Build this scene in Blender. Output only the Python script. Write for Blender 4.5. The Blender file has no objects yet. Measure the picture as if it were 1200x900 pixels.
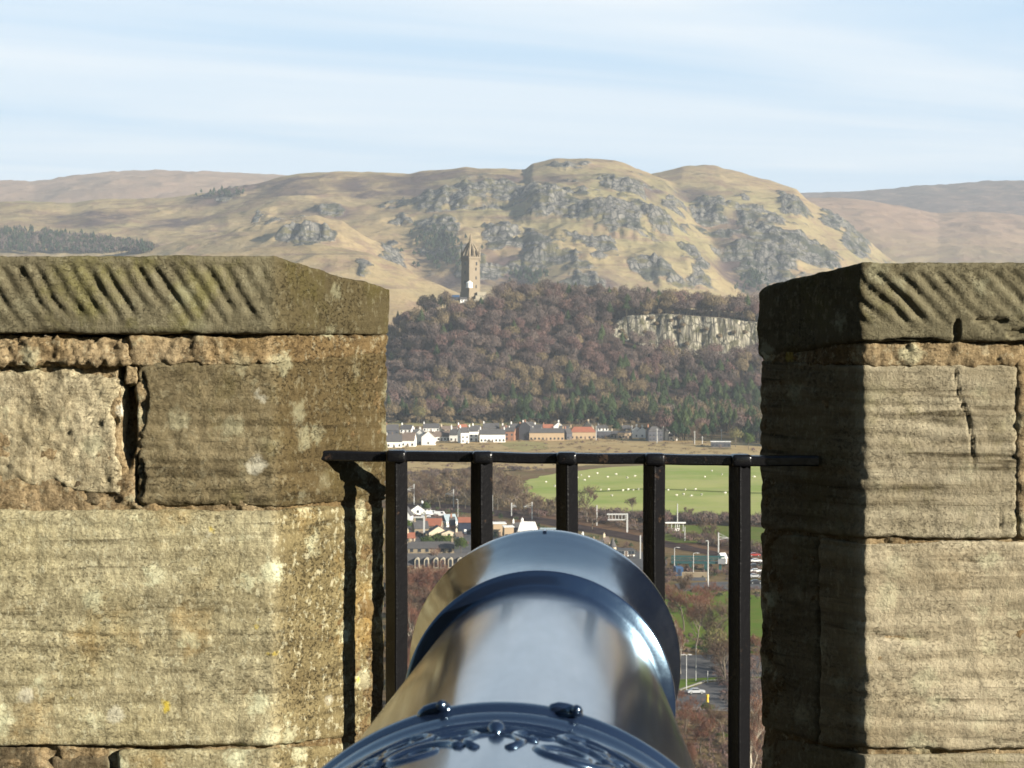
import bpy, math, random
import numpy as np

# ------------------------------------------------------------------ camera, sky, sun, exposure
C = bpy.context.scene.collection
sc = bpy.context.scene
F_PX = 3000.0                                   # focal length in pixels of the 1200 px wide photograph
PITCH = math.atan(100.0 / F_PX)
cam_data = bpy.data.cameras.new("camera")
cam_data.sensor_width = 36.0
cam_data.lens = 36.0 * F_PX / 1200.0
cam_data.clip_start = 0.05
cam_data.clip_end = 60000.0
cam = bpy.data.objects.new("camera", cam_data)
C.objects.link(cam)
cam.rotation_euler = (math.pi / 2 - PITCH, 0, 0)
sc.camera = cam
cam_data.dof.use_dof = True
cam_data.dof.focus_distance = 7.0
cam_data.dof.aperture_fstop = 36.0

SUN_EL = math.radians(19.0)
SUN_AZ = math.radians(90.0 + 32.0)              # clockwise from +Y (the view) : right and a little behind
sun_vec = (math.cos(SUN_EL) * math.sin(SUN_AZ), math.cos(SUN_EL) * math.cos(SUN_AZ), math.sin(SUN_EL))

world = bpy.data.worlds.new("World")
sc.world = world
world.use_nodes = True
wt = world.node_tree
wt.nodes.clear()
def wn(t, **k):
    n = wt.nodes.new(t)
    for a, b in k.items():
        setattr(n, a, b)
    return n
sky = wn("ShaderNodeTexSky", sky_type='NISHITA', sun_disc=False, sun_elevation=SUN_EL, sun_rotation=SUN_AZ,
         altitude=100.0, air_density=1.35, dust_density=0.15, ozone_density=2.5)
bg = wn("ShaderNodeBackground"); bg.inputs[1].default_value = 0.05
out = wn("ShaderNodeOutputWorld")
tc = wn("ShaderNodeTexCoord")
# thin streaks of high cloud, laid out on a flat layer far above (direction divided by height)
sepw = wn("ShaderNodeSeparateXYZ"); wt.links.new(tc.outputs["Generated"], sepw.inputs[0])
def wmath(op, a, b=None, c=None):
    n = wn("ShaderNodeMath", operation=op)
    for i, v in enumerate((a, b, c)):
        if v is None: continue
        if isinstance(v, (int, float)): n.inputs[i].default_value = v
        else: wt.links.new(v, n.inputs[i])
    return n.outputs[0]
hz = wmath('ADD', wmath('MAXIMUM', sepw.outputs[2], 0.0), 0.035)
cu = wmath('DIVIDE', sepw.outputs[0], hz)
cv = wmath('DIVIDE', sepw.outputs[1], hz)
comb = wn("ShaderNodeCombineXYZ")
wt.links.new(wmath('MULTIPLY', wmath('ADD', cu, wmath('MULTIPLY', cv, 0.10)), 0.26), comb.inputs[0])
wt.links.new(wmath('MULTIPLY', wmath('ADD', cv, wmath('MULTIPLY', cu, -0.55)), 0.48), comb.inputs[1])
comb.inputs[2].default_value = 5.2
nz = wn("ShaderNodeTexNoise"); nz.inputs["Scale"].default_value = 1.0; nz.inputs["Detail"].default_value = 6.0
nz.inputs["Roughness"].default_value = 0.52; nz.inputs["Distortion"].default_value = 0.5
wt.links.new(comb.outputs[0], nz.inputs["Vector"])
ramp = wn("ShaderNodeValToRGB")
ramp.color_ramp.elements[0].position = 0.33; ramp.color_ramp.elements[0].color = (0, 0, 0, 1)
ramp.color_ramp.elements[1].position = 0.66; ramp.color_ramp.elements[1].color = (1, 1, 1, 1)
wt.links.new(nz.outputs["Fac"], ramp.inputs[0])
# the cirrus is a bank low in the north, ahead of the camera; overhead and behind the sky is clear
el_ = wn("ShaderNodeMapRange"); el_.clamp = True
wt.links.new(sepw.outputs[2], el_.inputs[0])
for i_, v_ in ((1, 0.115), (2, 0.27), (3, 1.0), (4, 0.0)): el_.inputs[i_].default_value = v_
fr_ = wn("ShaderNodeMapRange"); fr_.clamp = True
wt.links.new(sepw.outputs[1], fr_.inputs[0])
for i_, v_ in ((1, 0.10), (2, 0.75), (3, 0.0), (4, 1.0)): fr_.inputs[i_].default_value = v_
bank = wmath('MULTIPLY', el_.outputs[0], fr_.outputs[0])
cl = wmath('MULTIPLY', wmath('MULTIPLY', ramp.outputs[0], 0.90), bank)
base = wn("ShaderNodeMixRGB", blend_type='MIX')
wt.links.new(wmath('MULTIPLY', bank, 0.86), base.inputs[0])
wt.links.new(sky.outputs[0], base.inputs[1]); base.inputs[2].default_value = (5.0, 7.25, 9.8, 1)     # thin veil
mixw = wn("ShaderNodeMixRGB", blend_type='MIX'); mixw.inputs[2].default_value = (8.6, 9.2, 9.7, 1)
wt.links.new(cl, mixw.inputs[0]); wt.links.new(base.outputs[0], mixw.inputs[1])
wt.links.new(mixw.outputs[0], bg.inputs[0]); wt.links.new(bg.outputs[0], out.inputs[0])

sun_data = bpy.data.lights.new("sun", 'SUN')
sun_data.energy = 5.0
sun_data.angle = math.radians(0.5)
sun_data.color = (1.0, 0.925, 0.79)
sun = bpy.data.objects.new("sun", sun_data)
C.objects.link(sun)
sun.location = (20, -10, 30)
from mathutils import Vector, Matrix
sun.rotation_euler = Vector(sun_vec).to_track_quat('Z', 'Y').to_euler()

sc.view_settings.view_transform = 'Standard'
sc.view_settings.look = 'None'
sc.view_settings.exposure = 1.1
sc.view_settings.gamma = 1.0
sc.view_settings.use_curve_mapping = False
sc.render.engine = 'CYCLES'
sc.cycles.use_denoising = True
sc.cycles.max_bounces = 5
sc.cycles.diffuse_bounces = 2
sc.cycles.glossy_bounces = 3
sc.cycles.transmission_bounces = 2
sc.cycles.volume_bounces = 0
sc.cycles.caustics_reflective = False
sc.cycles.caustics_refractive = False

# ------------------------------------------------------------------ helpers
rng = np.random.default_rng(7)
random.seed(7)
CP, SP = math.cos(PITCH), math.sin(PITCH)
def ray(x, y):
    """direction (per unit of Y) through pixel x, y of the 1200x900 photograph"""
    a, b = (x - 600.0) / F_PX, (450.0 - y) / F_PX
    d = np.array([a, CP + b * SP, -SP + b * CP])
    return d / d[1]
def PD(x, y, D):
    return ray(x, y) * D
def PZ(x, y, z):
    d = ray(x, y)
    return d * (z / d[2])
ZP = -96.0                                      # the plain, below the eye on the castle wall

def _hash(ix, iy, iz, seed):
    h = (ix.astype(np.int64) * 374761393 + iy.astype(np.int64) * 668265263 + iz.astype(np.int64) * 2147483647 + seed * 974634421) & 0xFFFFFFFF
    h = ((h ^ (h >> 13)) * 1274126177) & 0xFFFFFFFF
    h = ((h ^ (h >> 16)) * 2246822519) & 0xFFFFFFFF
    return ((h ^ (h >> 15)) & 0xFFFFFF) / float(0xFFFFFF)
def vnoise(p, seed=0):
    """value noise in -1..1, p is (n,3)"""
    i = np.floor(p); f = p - i; f = f * f * f * (f * (f * 6 - 15) + 10)
    i = i.astype(np.int64)
    r = 0
    for dx in (0, 1):
        wx = f[:, 0] if dx else 1 - f[:, 0]
        for dy in (0, 1):
            wy = f[:, 1] if dy else 1 - f[:, 1]
            for dz in (0, 1):
                wz = f[:, 2] if dz else 1 - f[:, 2]
                r = r + wx * wy * wz * _hash(i[:, 0] + dx, i[:, 1] + dy, i[:, 2] + dz, seed)
    return r * 2 - 1
def vnoise2(p, seed=0):
    i = np.floor(p); f = p - i; f = f * f * f * (f * (f * 6 - 15) + 10)
    i = i.astype(np.int64); z = np.zeros(len(p), np.int64)
    r = 0
    for dx in (0, 1):
        wx = f[:, 0] if dx else 1 - f[:, 0]
        for dy in (0, 1):
            wy = f[:, 1] if dy else 1 - f[:, 1]
            r = r + wx * wy * _hash(i[:, 0] + dx, i[:, 1] + dy, z, seed)
    return r * 2 - 1
def fbm(p, octaves=4, seed=0, gain=0.5, ridged=False):
    n = vnoise if p.shape[1] == 3 else vnoise2
    a, s, t = 1.0, 0.0, 0.0
    rot = np.array([[0.8, 0.6, 0], [-0.6, 0.8, 0], [0, 0, 1]])[:p.shape[1], :p.shape[1]]
    for o in range(octaves):
        v = n(p, seed + o * 17)
        if ridged: v = 1 - 2 * np.abs(v)
        s = s + a * v; t += a; a *= gain
        p = (p @ rot) * 2.03 + 11.3
    return s / t
def sstep(a, b, x):
    t = np.clip((x - a) / (b - a), 0, 1)
    return t * t * (3 - 2 * t)

def mesh_np(name, verts, faces, smooth=False, mat_ids=None):
    """faces: (n,3) or (n,4) int array, or a list of tuples"""
    me = bpy.data.meshes.new(name)
    verts = np.asarray(verts, np.float32)
    if isinstance(faces, np.ndarray):
        n, k = faces.shape
        me.vertices.add(len(verts)); me.vertices.foreach_set("co", verts.ravel())
        me.loops.add(n * k); me.loops.foreach_set("vertex_index", faces.astype(np.int32).ravel())
        me.polygons.add(n)
        me.polygons.foreach_set("loop_start", np.arange(0, n * k, k, dtype=np.int32))
        me.polygons.foreach_set("loop_total", np.full(n, k, np.int32))
        me.update(calc_edges=True)
    else:
        me.from_pydata([tuple(map(float, v)) for v in verts], [], [tuple(map(int, f)) for f in faces])
        me.update()
    if smooth:
        me.polygons.foreach_set("use_smooth", np.ones(len(me.polygons), bool))
    return me
def link(name, me, mat=None, parent=None, loc=None, rot=None):
    o = bpy.data.objects.new(name, me)
    C.objects.link(o)
    if mat is not None and me is not None and not me.materials:
        me.materials.append(mat)
    if parent is not None: o.parent = parent
    if loc is not None: o.location = loc
    if rot is not None: o.rotation_euler = rot
    return o
def tag(o, label=None, cat=None, group=None, kind=None):
    if label: o["label"] = label
    if cat: o["category"] = cat
    if group: o["group"] = group
    if kind: o["kind"] = kind
    return o
def thing(name, label, cat, loc=(0, 0, 0), rz=0.0, group=None):
    o = bpy.data.objects.new(name, None)
    C.objects.link(o)
    o.empty_display_size = 0.2
    o.location = tuple(map(float, loc)); o.rotation_euler = (0, 0, rz)
    return tag(o, label, cat, group)
def copy_thing(root, loc, rz=0.0, label=None, scale=None):
    r = root.copy(); C.objects.link(r)
    r.location = tuple(map(float, loc)); r.rotation_euler = (0, 0, rz)
    if scale: r.scale = (scale, scale, scale) if isinstance(scale, (int, float)) else scale
    if label: r["label"] = label
    for ch in list(root.children):
        c = ch.copy(); C.objects.link(c); c.parent = r
        for g in list(ch.children):
            d = g.copy(); C.objects.link(d); d.parent = c
    return r

class MB:
    """collects shapes; build() links them as one mesh object"""
    def __init__(s): s.v, s.f = [], []
    def add(s, verts, faces):
        n = len(s.v)
        s.v.extend([tuple(map(float, v)) for v in verts]); s.f.extend([tuple(i + n for i in f) for f in faces])
        return s
    def box(s, cx, cy, cz, sx, sy, sz, rz=0.0, bev=0.0):
        x, y, z = sx / 2, sy / 2, sz / 2
        if bev > 0:
            b = bev; V = []
            for dz_, ins in ((-z, b), (-z + b, 0), (z - b, 0), (z, b)):
                for (px, py) in ((-1, -1), (1, -1), (1, 1), (-1, 1)):
                    V.append((px * (x - ins), py * (y - ins), dz_))
            Fc = [(3, 2, 1, 0), (12, 13, 14, 15)]
            for l in range(3):
                for k in range(4):
                    Fc.append((l * 4 + k, l * 4 + (k + 1) % 4, l * 4 + 4 + (k + 1) % 4, l * 4 + 4 + k))
        else:
            V = [(-x, -y, -z), (x, -y, -z), (x, y, -z), (-x, y, -z), (-x, -y, z), (x, -y, z), (x, y, z), (-x, y, z)]
            Fc = [(3, 2, 1, 0), (4, 5, 6, 7), (0, 1, 5, 4), (1, 2, 6, 5), (2, 3, 7, 6), (3, 0, 4, 7)]
        c, n = math.cos(rz), math.sin(rz)
        return s.add([(cx + a * c - b_ * n, cy + a * n + b_ * c, cz + d) for a, b_, d in V], Fc)
    def tube(s, pts, radii, n=6, cap=True, ph=0.0):
        pts = [np.array(p, float) for p in pts]
        if isinstance(radii, (int, float)): radii = [radii] * len(pts)
        V, Fc = [], []
        ref = None
        for i, p in enumerate(pts):
            d = pts[min(i + 1, len(pts) - 1)] - pts[max(i - 1, 0)]
            d = d / (np.linalg.norm(d) + 1e-12)
            if ref is None:
                ref = np.array([1.0, 0, 0]) if abs(d[0]) < 0.8 else np.array([0, 1.0, 0])
            a = ref - d * np.dot(ref, d); a /= np.linalg.norm(a) + 1e-12
            b = np.cross(d, a); ref = a
            for k in range(n):
                t = 2 * math.pi * k / n + ph
                V.append(p + radii[i] * (math.cos(t) * a + math.sin(t) * b))
        for i in range(len(pts) - 1):
            for k in range(n):
                Fc.append((i * n + k, i * n + (k + 1) % n, (i + 1) * n + (k + 1) % n, (i + 1) * n + k))
        if cap:
            Fc.append(tuple(reversed(range(n)))); Fc.append(tuple((len(pts) - 1) * n + k for k in range(n)))
        return s.add(V, Fc)
    def prism(s, poly, y0, y1):
        """outline in x,z pushed along y"""
        n = len(poly)
        V = [(x, y0, z) for x, z in poly] + [(x, y1, z) for x, z in poly]
        Fc = [tuple(range(n)), tuple(reversed(range(n, 2 * n)))]
        for k in range(n): Fc.append((k, n + k, n + (k + 1) % n, (k + 1) % n))
        return s.add(V, Fc)
    def lathe(s, prof, n=32, cx=0, cy=0):
        """profile of (r, z)"""
        V, Fc = [], []
        for r, z in prof:
            for k in range(n):
                t = 2 * math.pi * k / n
                V.append((cx + r * math.cos(t), cy + r * math.sin(t), z))
        for i in range(len(prof) - 1):
            for k in range(n):
                Fc.append((i * n + k, i * n + (k + 1) % n, (i + 1) * n + (k + 1) % n, (i + 1) * n + k))
        return s.add(V, Fc)
    def build(s, name, mat, parent=None, smooth=False, loc=None, rot=None):
        return link(name, mesh_np(name, s.v, s.f, smooth), mat, parent, loc, rot)

# ------------------------------------------------------------------ materials
class NT:
    def __init__(s, name):
        s.m = bpy.data.materials.new(name); s.m.use_nodes = True
        s.t = s.m.node_tree; s.b = s.t.nodes["Principled BSDF"]
        s.out = s.t.nodes["Material Output"]
    def n(s, t, **k):
        o = s.t.nodes.new(t)
        for a, b in k.items(): setattr(o, a, b)
        return o
    def l(s, a, b): s.t.links.new(a, b)
    def _in(s, sock, v):
        if v is None: return
        if isinstance(v, (int, float)): sock.default_value = v
        elif isinstance(v, tuple): sock.default_value = v if len(v) == len(sock.default_value) else tuple(v) + (1,)
        else: s.l(v, sock)
    def math(s, op, a, b=None, c=None, clamp=False):
        o = s.n("ShaderNodeMath", operation=op, use_clamp=clamp)
        for i, v in enumerate((a, b, c)): s._in(o.inputs[i], v)
        return o.outputs[0]
    def pos(s): return s.n("ShaderNodeNewGeometry").outputs["Position"]
    def obj(s): return s.n("ShaderNodeTexCoord").outputs["Object"]
    def map(s, vec, scale=(1, 1, 1), rot=(0, 0, 0), loc=(0, 0, 0)):
        o = s.n("ShaderNodeMapping"); s.l(vec, o.inputs[0])
        o.inputs["Scale"].default_value = scale; o.inputs["Rotation"].default_value = rot; o.inputs["Location"].default_value = loc
        return o.outputs[0]
    def noise(s, vec, scale=1.0, detail=4.0, rough=0.55, dist=0.0):
        o = s.n("ShaderNodeTexNoise"); s.l(vec, o.inputs["Vector"])
        o.inputs["Scale"].default_value = scale; o.inputs["Detail"].default_value = detail
        o.inputs["Roughness"].default_value = rough; o.inputs["Distortion"].default_value = dist
        return o.outputs["Fac"]
    def vor(s, vec, scale=1.0, feature='F1', out="Distance", rnd=1.0):
        o = s.n("ShaderNodeTexVoronoi", feature=feature); s.l(vec, o.inputs["Vector"])
        o.inputs["Scale"].default_value = scale; o.inputs["Randomness"].default_value = rnd
        return o.outputs[out]
    def ramp(s, fac, a, b, ca=(0, 0, 0), cb=(1, 1, 1)):
        o = s.n("ShaderNodeValToRGB"); e = o.color_ramp.elements
        e[0].position, e[1].position = a, b
        e[0].color = tuple(ca) + (1,); e[1].color = tuple(cb) + (1,)
        s.l(fac, o.inputs[0]); return o.outputs[0]
    def mix(s, fac, a, b, mode='MIX'):
        o = s.n("ShaderNodeMixRGB", blend_type=mode)
        s._in(o.inputs[0], fac); s._in(o.inputs[1], a); s._in(o.inputs[2], b)
        return o.outputs[0]
    def attr(s, name, out="Fac"):
        o = s.n("ShaderNodeAttribute"); o.attribute_name = name
        return o.outputs[out]
    def rand(s): return s.n("ShaderNodeObjectInfo").outputs["Random"]
    def bump(s, h, dist=0.01, strength=1.0, normal=None):
        o = s.n("ShaderNodeBump"); s.l(h, o.inputs["Height"])
        o.inputs["Distance"].default_value = dist; o.inputs["Strength"].default_value = strength
        if normal is not None: s.l(normal, o.inputs["Normal"])
        s.l(o.outputs[0], s.b.inputs["Normal"]); return o.outputs[0]
    def fin(s, col=None, rough=0.9, metal=0.0, spec=0.3):
        if col is not None: s._in(s.b.inputs["Base Color"], col)
        s._in(s.b.inputs["Roughness"], rough); s.b.inputs["Metallic"].default_value = metal
        s.b.inputs["Specular IOR Level"].default_value = spec
        return s.m
def plain(name, col, rough=0.8, spec=0.3, metal=0.0, var=0.25, scale=0.6):
    t = NT(name)
    n = t.noise(t.obj(), scale, 5, 0.6)
    c = t.mix(n, tuple(x * (1 - var) for x in col), tuple(min(1, x * (1 + var)) for x in col))
    return t.fin(c, rough, metal, spec)
# ------------------------------------------------------------------ the land : one height field, seen from the castle rock
def table(pts):
    r = np.array([ray(x, y) for x, y in pts])
    return r[:, 0], r[:, 2]
def tab(t, u):
    return np.interp(u, t[0], t[1])
T_DUMYAT = table([(-400, 262), (-200, 250), (0, 238), (83, 240), (110, 235), (167, 235), (217, 232), (250, 228), (300, 216), (330, 208),
                  (350, 204), (380, 202), (430, 202), (480, 203), (520, 198), (545, 195), (560, 197), (590, 197), (615, 198), (624, 191),
                  (650, 186), (690, 185), (720, 189), (740, 196), (760, 205), (780, 212), (800, 229), (830, 258), (860, 300), (900, 360), (1000, 420), (1600, 430)])
T_SPUR = table([(-400, 430), (600, 330), (660, 260), (700, 222), (740, 209), (770, 204), (800, 198), (843, 201), (887, 212), (933, 224), (947, 238),
                (987, 262), (1013, 283), (1033, 300), (1080, 335), (1150, 370), (1600, 400)])
T_RIDGE_R = table([(-400, 420), (760, 330), (900, 244), (940, 230), (973, 232), (1033, 238), (1067, 245), (1100, 252), (1127, 252), (1167, 253), (1200, 256), (1300, 262), (1600, 270)])
T_FAR_L = table([(-400, 218), (0, 214), (40, 214), (75, 209), (130, 204), (190, 202), (250, 204), (330, 208), (400, 214), (500, 235), (700, 290), (1600, 330)])
T_FAR_R = table([(-400, 330), (700, 280), (860, 236), (930, 226), (960, 226), (1007, 226), (1047, 223), (1083, 218), (1120, 217), (1187, 214), (1250, 212), (1350, 225), (1600, 240)])
T_KNOLL = table([(-400, 330), (100, 310), (250, 301), (330, 296), (367, 293), (400, 297), (433, 302), (467, 313), (493, 327), (520, 337), (560, 352), (620, 375), (1600, 400)])
T_SHOULDER = table([(-400, 320), (100, 300), (250, 276), (330, 263), (370, 261), (400, 267), (433, 287), (460, 305), (480, 320), (520, 340), (600, 372), (1600, 400)])
T_CRAIG = table([(-400, 640), (250, 560), (380, 480), (420, 440), (455, 402), (470, 388), (490, 372), (520, 360), (550, 352), (580, 352), (640, 351), (700, 353),
                 (760, 358), (800, 361), (850, 365), (890, 371), (950, 382), (1050, 410), (1200, 450), (1600, 600)])
def hill(u, Y, t, Y0, Yc, zb, p=1.6, back=0.12):
    zc = tab(t, u) * Yc
    s = np.clip((Y - Y0) / (Yc - Y0), 0, 1)
    f = zb + (zc - zb) * (1 - (1 - s) ** p)
    return np.where(Y > Yc, zc - (Y - Yc) * back, f), s
def smax(a, b, k):
    h = np.clip(0.5 + 0.5 * (a - b) / k, 0, 1)
    return b + (a - b) * h + k * h * (1 - h)

# bands of crag on the hill faces : pixel centre, half width, half height, lift in metres, heather or rock
CRAGS = [(560, 240, 55, 13, 30, 1), (510, 249, 25, 5, 12, 1), (633, 257, 30, 12, 26, 1), (675, 254, 42, 14, 34, 1), (733, 228, 42, 9, 22, 1),
         (733, 273, 48, 15, 40, 1), (770, 274, 25, 12, 24, 1), (517, 284, 36, 19, 34, .9), (587, 288, 30, 14, 30, 1), (633, 307, 46, 11, 30, 1),
         (460, 303, 25, 13, 22, .9), (683, 330, 42, 12, 26, 1), (773, 323, 32, 12, 26, 1), (580, 230, 20, 8, 14, 1), (665, 199, 42, 6, 3, .6),
         (427, 317, 18, 7, 12, .9), (267, 228, 46, 7, 22, .8), (360, 280, 42, 13, 30, 1), (383, 247, 26, 7, 16, .8), (310, 250, 26, 8, 14, .7),
         (833, 257, 32, 15, 34, 1), (893, 273, 42, 19, 40, 1), (900, 312, 52, 22, 34, 1), (820, 322, 27, 16, 30, 1), (933, 247, 26, 13, 26, 1),
         (973, 258, 26, 11, 24, 1), (1000, 284, 22, 13, 22, 1), (950, 302, 42, 13, 24, 1), (700, 297, 40, 8, 16, .9), (560, 318, 40, 9, 18, .9),
         (620, 275, 22, 7, 14, .8), (790, 246, 20, 8, 16, .9), (880, 236, 26, 8, 16, .8), (470, 262, 25, 6, 12, .8), (540, 305, 22, 9, 16, .9)]
CRAGS += [(600, 247, 120, 4, 12, .85), (705, 263, 110, 5, 16, .85), (640, 297, 110, 5, 14, .85), (560, 270, 80, 4, 10, .8), (720, 312, 90, 5, 14, .85), (880, 258, 70, 4, 12, .85),
          (900, 292, 90, 5, 16, .85), (690, 240, 90, 3, 9, .8), (480, 245, 70, 3, 8, .75), (350, 262, 80, 3, 8, .75), (620, 226, 90, 3, 8, .75), (850, 305, 60, 6, 14, .85), (760, 258, 50, 5, 12, .85)]
HEATHER = [(413, 220, 20, 6), (500, 210, 52, 6), (333, 222, 44, 8), (270, 230, 50, 6), (590, 213, 25, 4), (390, 250, 30, 5), (480, 228, 30, 4),
           (540, 330, 40, 10), (600, 325, 40, 10), (510, 300, 30, 8), (690, 345, 60, 12), (870, 290, 26, 20), (862, 322, 30, 16), (560, 222, 22, 4),
           (430, 232, 30, 4), (650, 217, 30, 4), (760, 232, 15, 10), (810, 235, 25, 8), (100, 255, 60, 5), (200, 262, 30, 4), (110, 262, 26, 3)]

def raw_hills(u, Y):
    zd, sd = hill(u, Y, T_DUMYAT, 4150, 5600, -70, 1.45)
    zs, ss = hill(u, Y, T_SPUR, 4500, 5950, -70, 1.5)
    zr, _ = hill(u, Y, T_RIDGE_R, 5600, 7600, -80, 1.5)
    zl, _ = hill(u, Y, T_FAR_L, 6200, 9400, -80, 1.7)
    zf, _ = hill(u, Y, T_FAR_R, 7600, 10600, -80, 1.6)
    zk, _ = hill(u, Y, T_KNOLL, 3350, 3950, -90, 1.7, 0.16)
    zh, _ = hill(u, Y, T_SHOULDER, 3700, 4550, -90, 1.5, 0.10)
    z = smax(zd, zs, 14); z = smax(z, zr, 14); z = smax(z, zl, 14); z = smax(z, zf, 14); z = smax(z, zk, 10); z = smax(z, zh, 12)
    return np.maximum(z, ZP + 4)
def relief(u, Y):
    p = np.stack([u * Y, Y], 1)
    far = sstep(3300, 3800, Y)
    big = fbm(p / 520.0, 3, 5) * 16 + fbm(p / 170.0, 3, 9, ridged=True) * 9
    sml = fbm(p / 46.0, 3, 21) * 3.2
    fade = 0.35 + 0.65 * sstep(0, 500, np.abs(Y - 5620) + np.abs(Y - 5950) * 0)
    return far * (big * fade + sml)
def craig(u, Y):
    zc = tab(T_CRAIG, u) * 2390
    x = 600 + F_PX * u
    p = np.stack([u * Y, Y], 1)
    s = np.clip((Y - 2040) / 350.0, 0, 1)
    zb = ZP
    f = zb + (zc - zb) * (0.16 * s + 0.84 * (1 - (1 - s) ** 1.25))
    # the pale quarried cliff high on the right-hand side
    m = sstep(706, 735, x) * (1 - sstep(905, 960, x))
    wob = fbm(np.stack([u * Y / 14.0, Y * 0], 1), 4, 31) * 11
    Yl = 2262 + wob
    top = tab(table([(600, 366), (720, 375), (740, 371), (780, 369), (820, 371), (850, 374), (890, 378), (960, 384), (1100, 400)]), u) * 2275
    bot = tab(table([(600, 390), (720, 392), (760, 404), (800, 416), (850, 415), (890, 414), (960, 412), (1100, 415)]), u) * 2255
    s1 = np.clip((Y - 2040) / (Yl - 2040), 0, 1)
    s2 = np.clip((Y - Yl - 14) / (2390 - Yl - 14), 0, 1)
    k = np.clip((Y - Yl) / 14.0, 0, 1); k = k + 0.10 * fbm(np.stack([u * Y / 6.0, Y / 4.0], 1), 3, 35) * (k > 0) * (k < 1)
    cliff = np.where(Y < Yl, zb + (bot - zb) * (0.16 * s1 + 0.84 * s1 ** 0.9), np.where(k < 1, bot + (top - bot) * k, top + (zc - top) * s2))
    f = f * (1 - m) + cliff * m
    back = zc - (Y - 2390) * 0.17
    z = np.where(Y > 2390, back, f)
    z = z + fbm(p / 60.0, 3, 3) * 2.5 * s
    return np.maximum(z, ZP), m * (Y > Yl - 10) * (Y < Yl + 22)
def rock_slope(u, Y):
    """the castle rock falling away below the wall"""
    R = Y * np.sqrt(1 + u * u)
    z = -13 - 83 * (1 - np.exp(-(R - 5) / 62.0)) / (1 - math.exp(-5.2))
    return np.maximum(np.where(R < 330, z, ZP), ZP)
def H0(u, Y):
    z = np.where(Y < 1990, rock_slope(u, Y), ZP)
    zc, cm = craig(u, Y)
    z = np.maximum(z, np.where(Y > 1990, zc, ZP))
    zh = raw_hills(u, Y) + relief(u, Y)
    ramp_ = sstep(3000, 3500, Y)
    z = np.where(Y > 3000, np.maximum(z, ZP + (zh - ZP) * ramp_), z)
    return z, cm
def find_Y(x, y, Y0, Y1, n=900):
    """distance at which the line of sight through a pixel first meets the land"""
    d = ray(x, y); Y = np.linspace(Y0, Y1, n)
    z, _ = H0(np.full(n, d[0]), Y)
    k = np.nonzero(z >= d[2] * Y)[0]
    return (Y[k[0]] if len(k) else None), d

# grid of lines of sight (u) and distances (Y)
u_mid = np.linspace(-0.30, 0.30, 760)
u_all = np.concatenate([-np.geomspace(4.0, 0.31, 34), u_mid, np.geomspace(0.31, 4.0, 34)])
Y_all = np.concatenate([np.geomspace(5.2, 330, 60)[:-1], np.geomspace(330, 1990, 60)[:-1], np.linspace(1990, 2235, 50)[:-1], np.linspace(2235, 2300, 40)[:-1],
                        np.linspace(2300, 2480, 36)[:-1], np.linspace(2480, 3350, 30)[:-1], np.linspace(3350, 4150, 90)[:-1], np.linspace(4150, 5700, 330)[:-1],
                        np.linspace(5700, 6100, 70)[:-1], np.linspace(6100, 7700, 110)[:-1], np.linspace(7700, 10700, 120)[:-1], np.geomspace(10700, 26000, 10)])
U, YY = np.meshgrid(u_all, Y_all)
shape = U.shape
Uf, Yf = U.ravel(), YY.ravel()
Z, CM = H0(Uf, Yf)
rockm = np.zeros(len(Uf)); heath_shade = np.zeros(len(Uf))
pw = np.stack([Uf * Yf, Yf], 1)
tabY = np.where(tab(T_DUMYAT, Uf) * 5600 > tab(T_SPUR, Uf) * 5950, 5600.0, 5950.0)
brk = fbm(pw / 38.0, 4, 77)
brk2 = fbm(pw / 90.0, 3, 78)
dz = np.zeros(len(Uf)); ribm = np.zeros(len(Uf))
for (cx_, cy_, hw, hh, lift, w) in CRAGS:
    Yc, d = find_Y(cx_, cy_, 3400, 6300)
    if Yc is None: continue
    Yb, _ = find_Y(cx_, cy_ + hh, 3400, 6300); Yt, _ = find_Y(cx_, cy_ - hh * 0.9, 3400, 6300)
    Yb = Yb or Yc - 60; Yt = Yt or Yc + 90
    Yb = max(Yb, Yc - 260); Yt = min(Yt, Yc + 320)
    du = hw / F_PX
    sel = np.nonzero((np.abs(Uf - d[0]) < du * 2.2) & (Yf > Yb - 150) & (Yf < Yt + 500))[0]
    if not len(sel): continue
    uu, yy = Uf[sel], Yf[sel]
    gx = np.exp(-np.abs((uu - d[0]) / (du * 1.0)) ** 2.2)
    lat = uu * Yc
    hgt = Z[sel]
    wob = fbm(np.stack([lat / 45.0, uu * 0 + cx_], 1), 4, int(cx_)) * 34 + brk[sel] * 22
    Ycl = Yc + wob
    band = fbm(np.stack([lat / 75.0, hgt / 20.0], 1), 4, 91)            # ledges run along the hill
    rib = fbm(np.stack([lat / 15.0, yy / 75.0], 1), 3, 92, ridged=True)  # buttresses and gullies run down it
    q = np.clip(0.55 + 0.9 * band, 0, 1.2)
    rise = sstep(-11, 11, yy - Ycl)
    dz[sel] += 0.8 * lift * gx * q * rise * np.exp(-np.maximum(yy - Ycl, 0) / 130.0)
    rise2 = sstep(-8, 8, yy - (Ycl - 0.6 * (Yc - Yb)))
    dz[sel] += 0.45 * lift * gx * (1.2 - q) * rise2 * np.exp(-np.maximum(yy - Ycl, 0) / 110.0) * np.exp(-np.maximum(Ycl - yy, 0) / 200.0)
    gy = sstep(Yb - 40, Yb + 25, yy) * (1 - sstep(Yt - 15, Yt + 80, yy))
    pot = gx * gy * w
    rk_ = sstep(0.0, 0.50, pot * 1.15 + band * 0.60 + rib * 0.12 + brk[sel] * 0.50 - 0.62) * np.minimum(1, pot * 5)
    rockm[sel] = np.maximum(rockm[sel], rk_)
    ribm[sel] = np.maximum(ribm[sel], rib * rk_)
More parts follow.
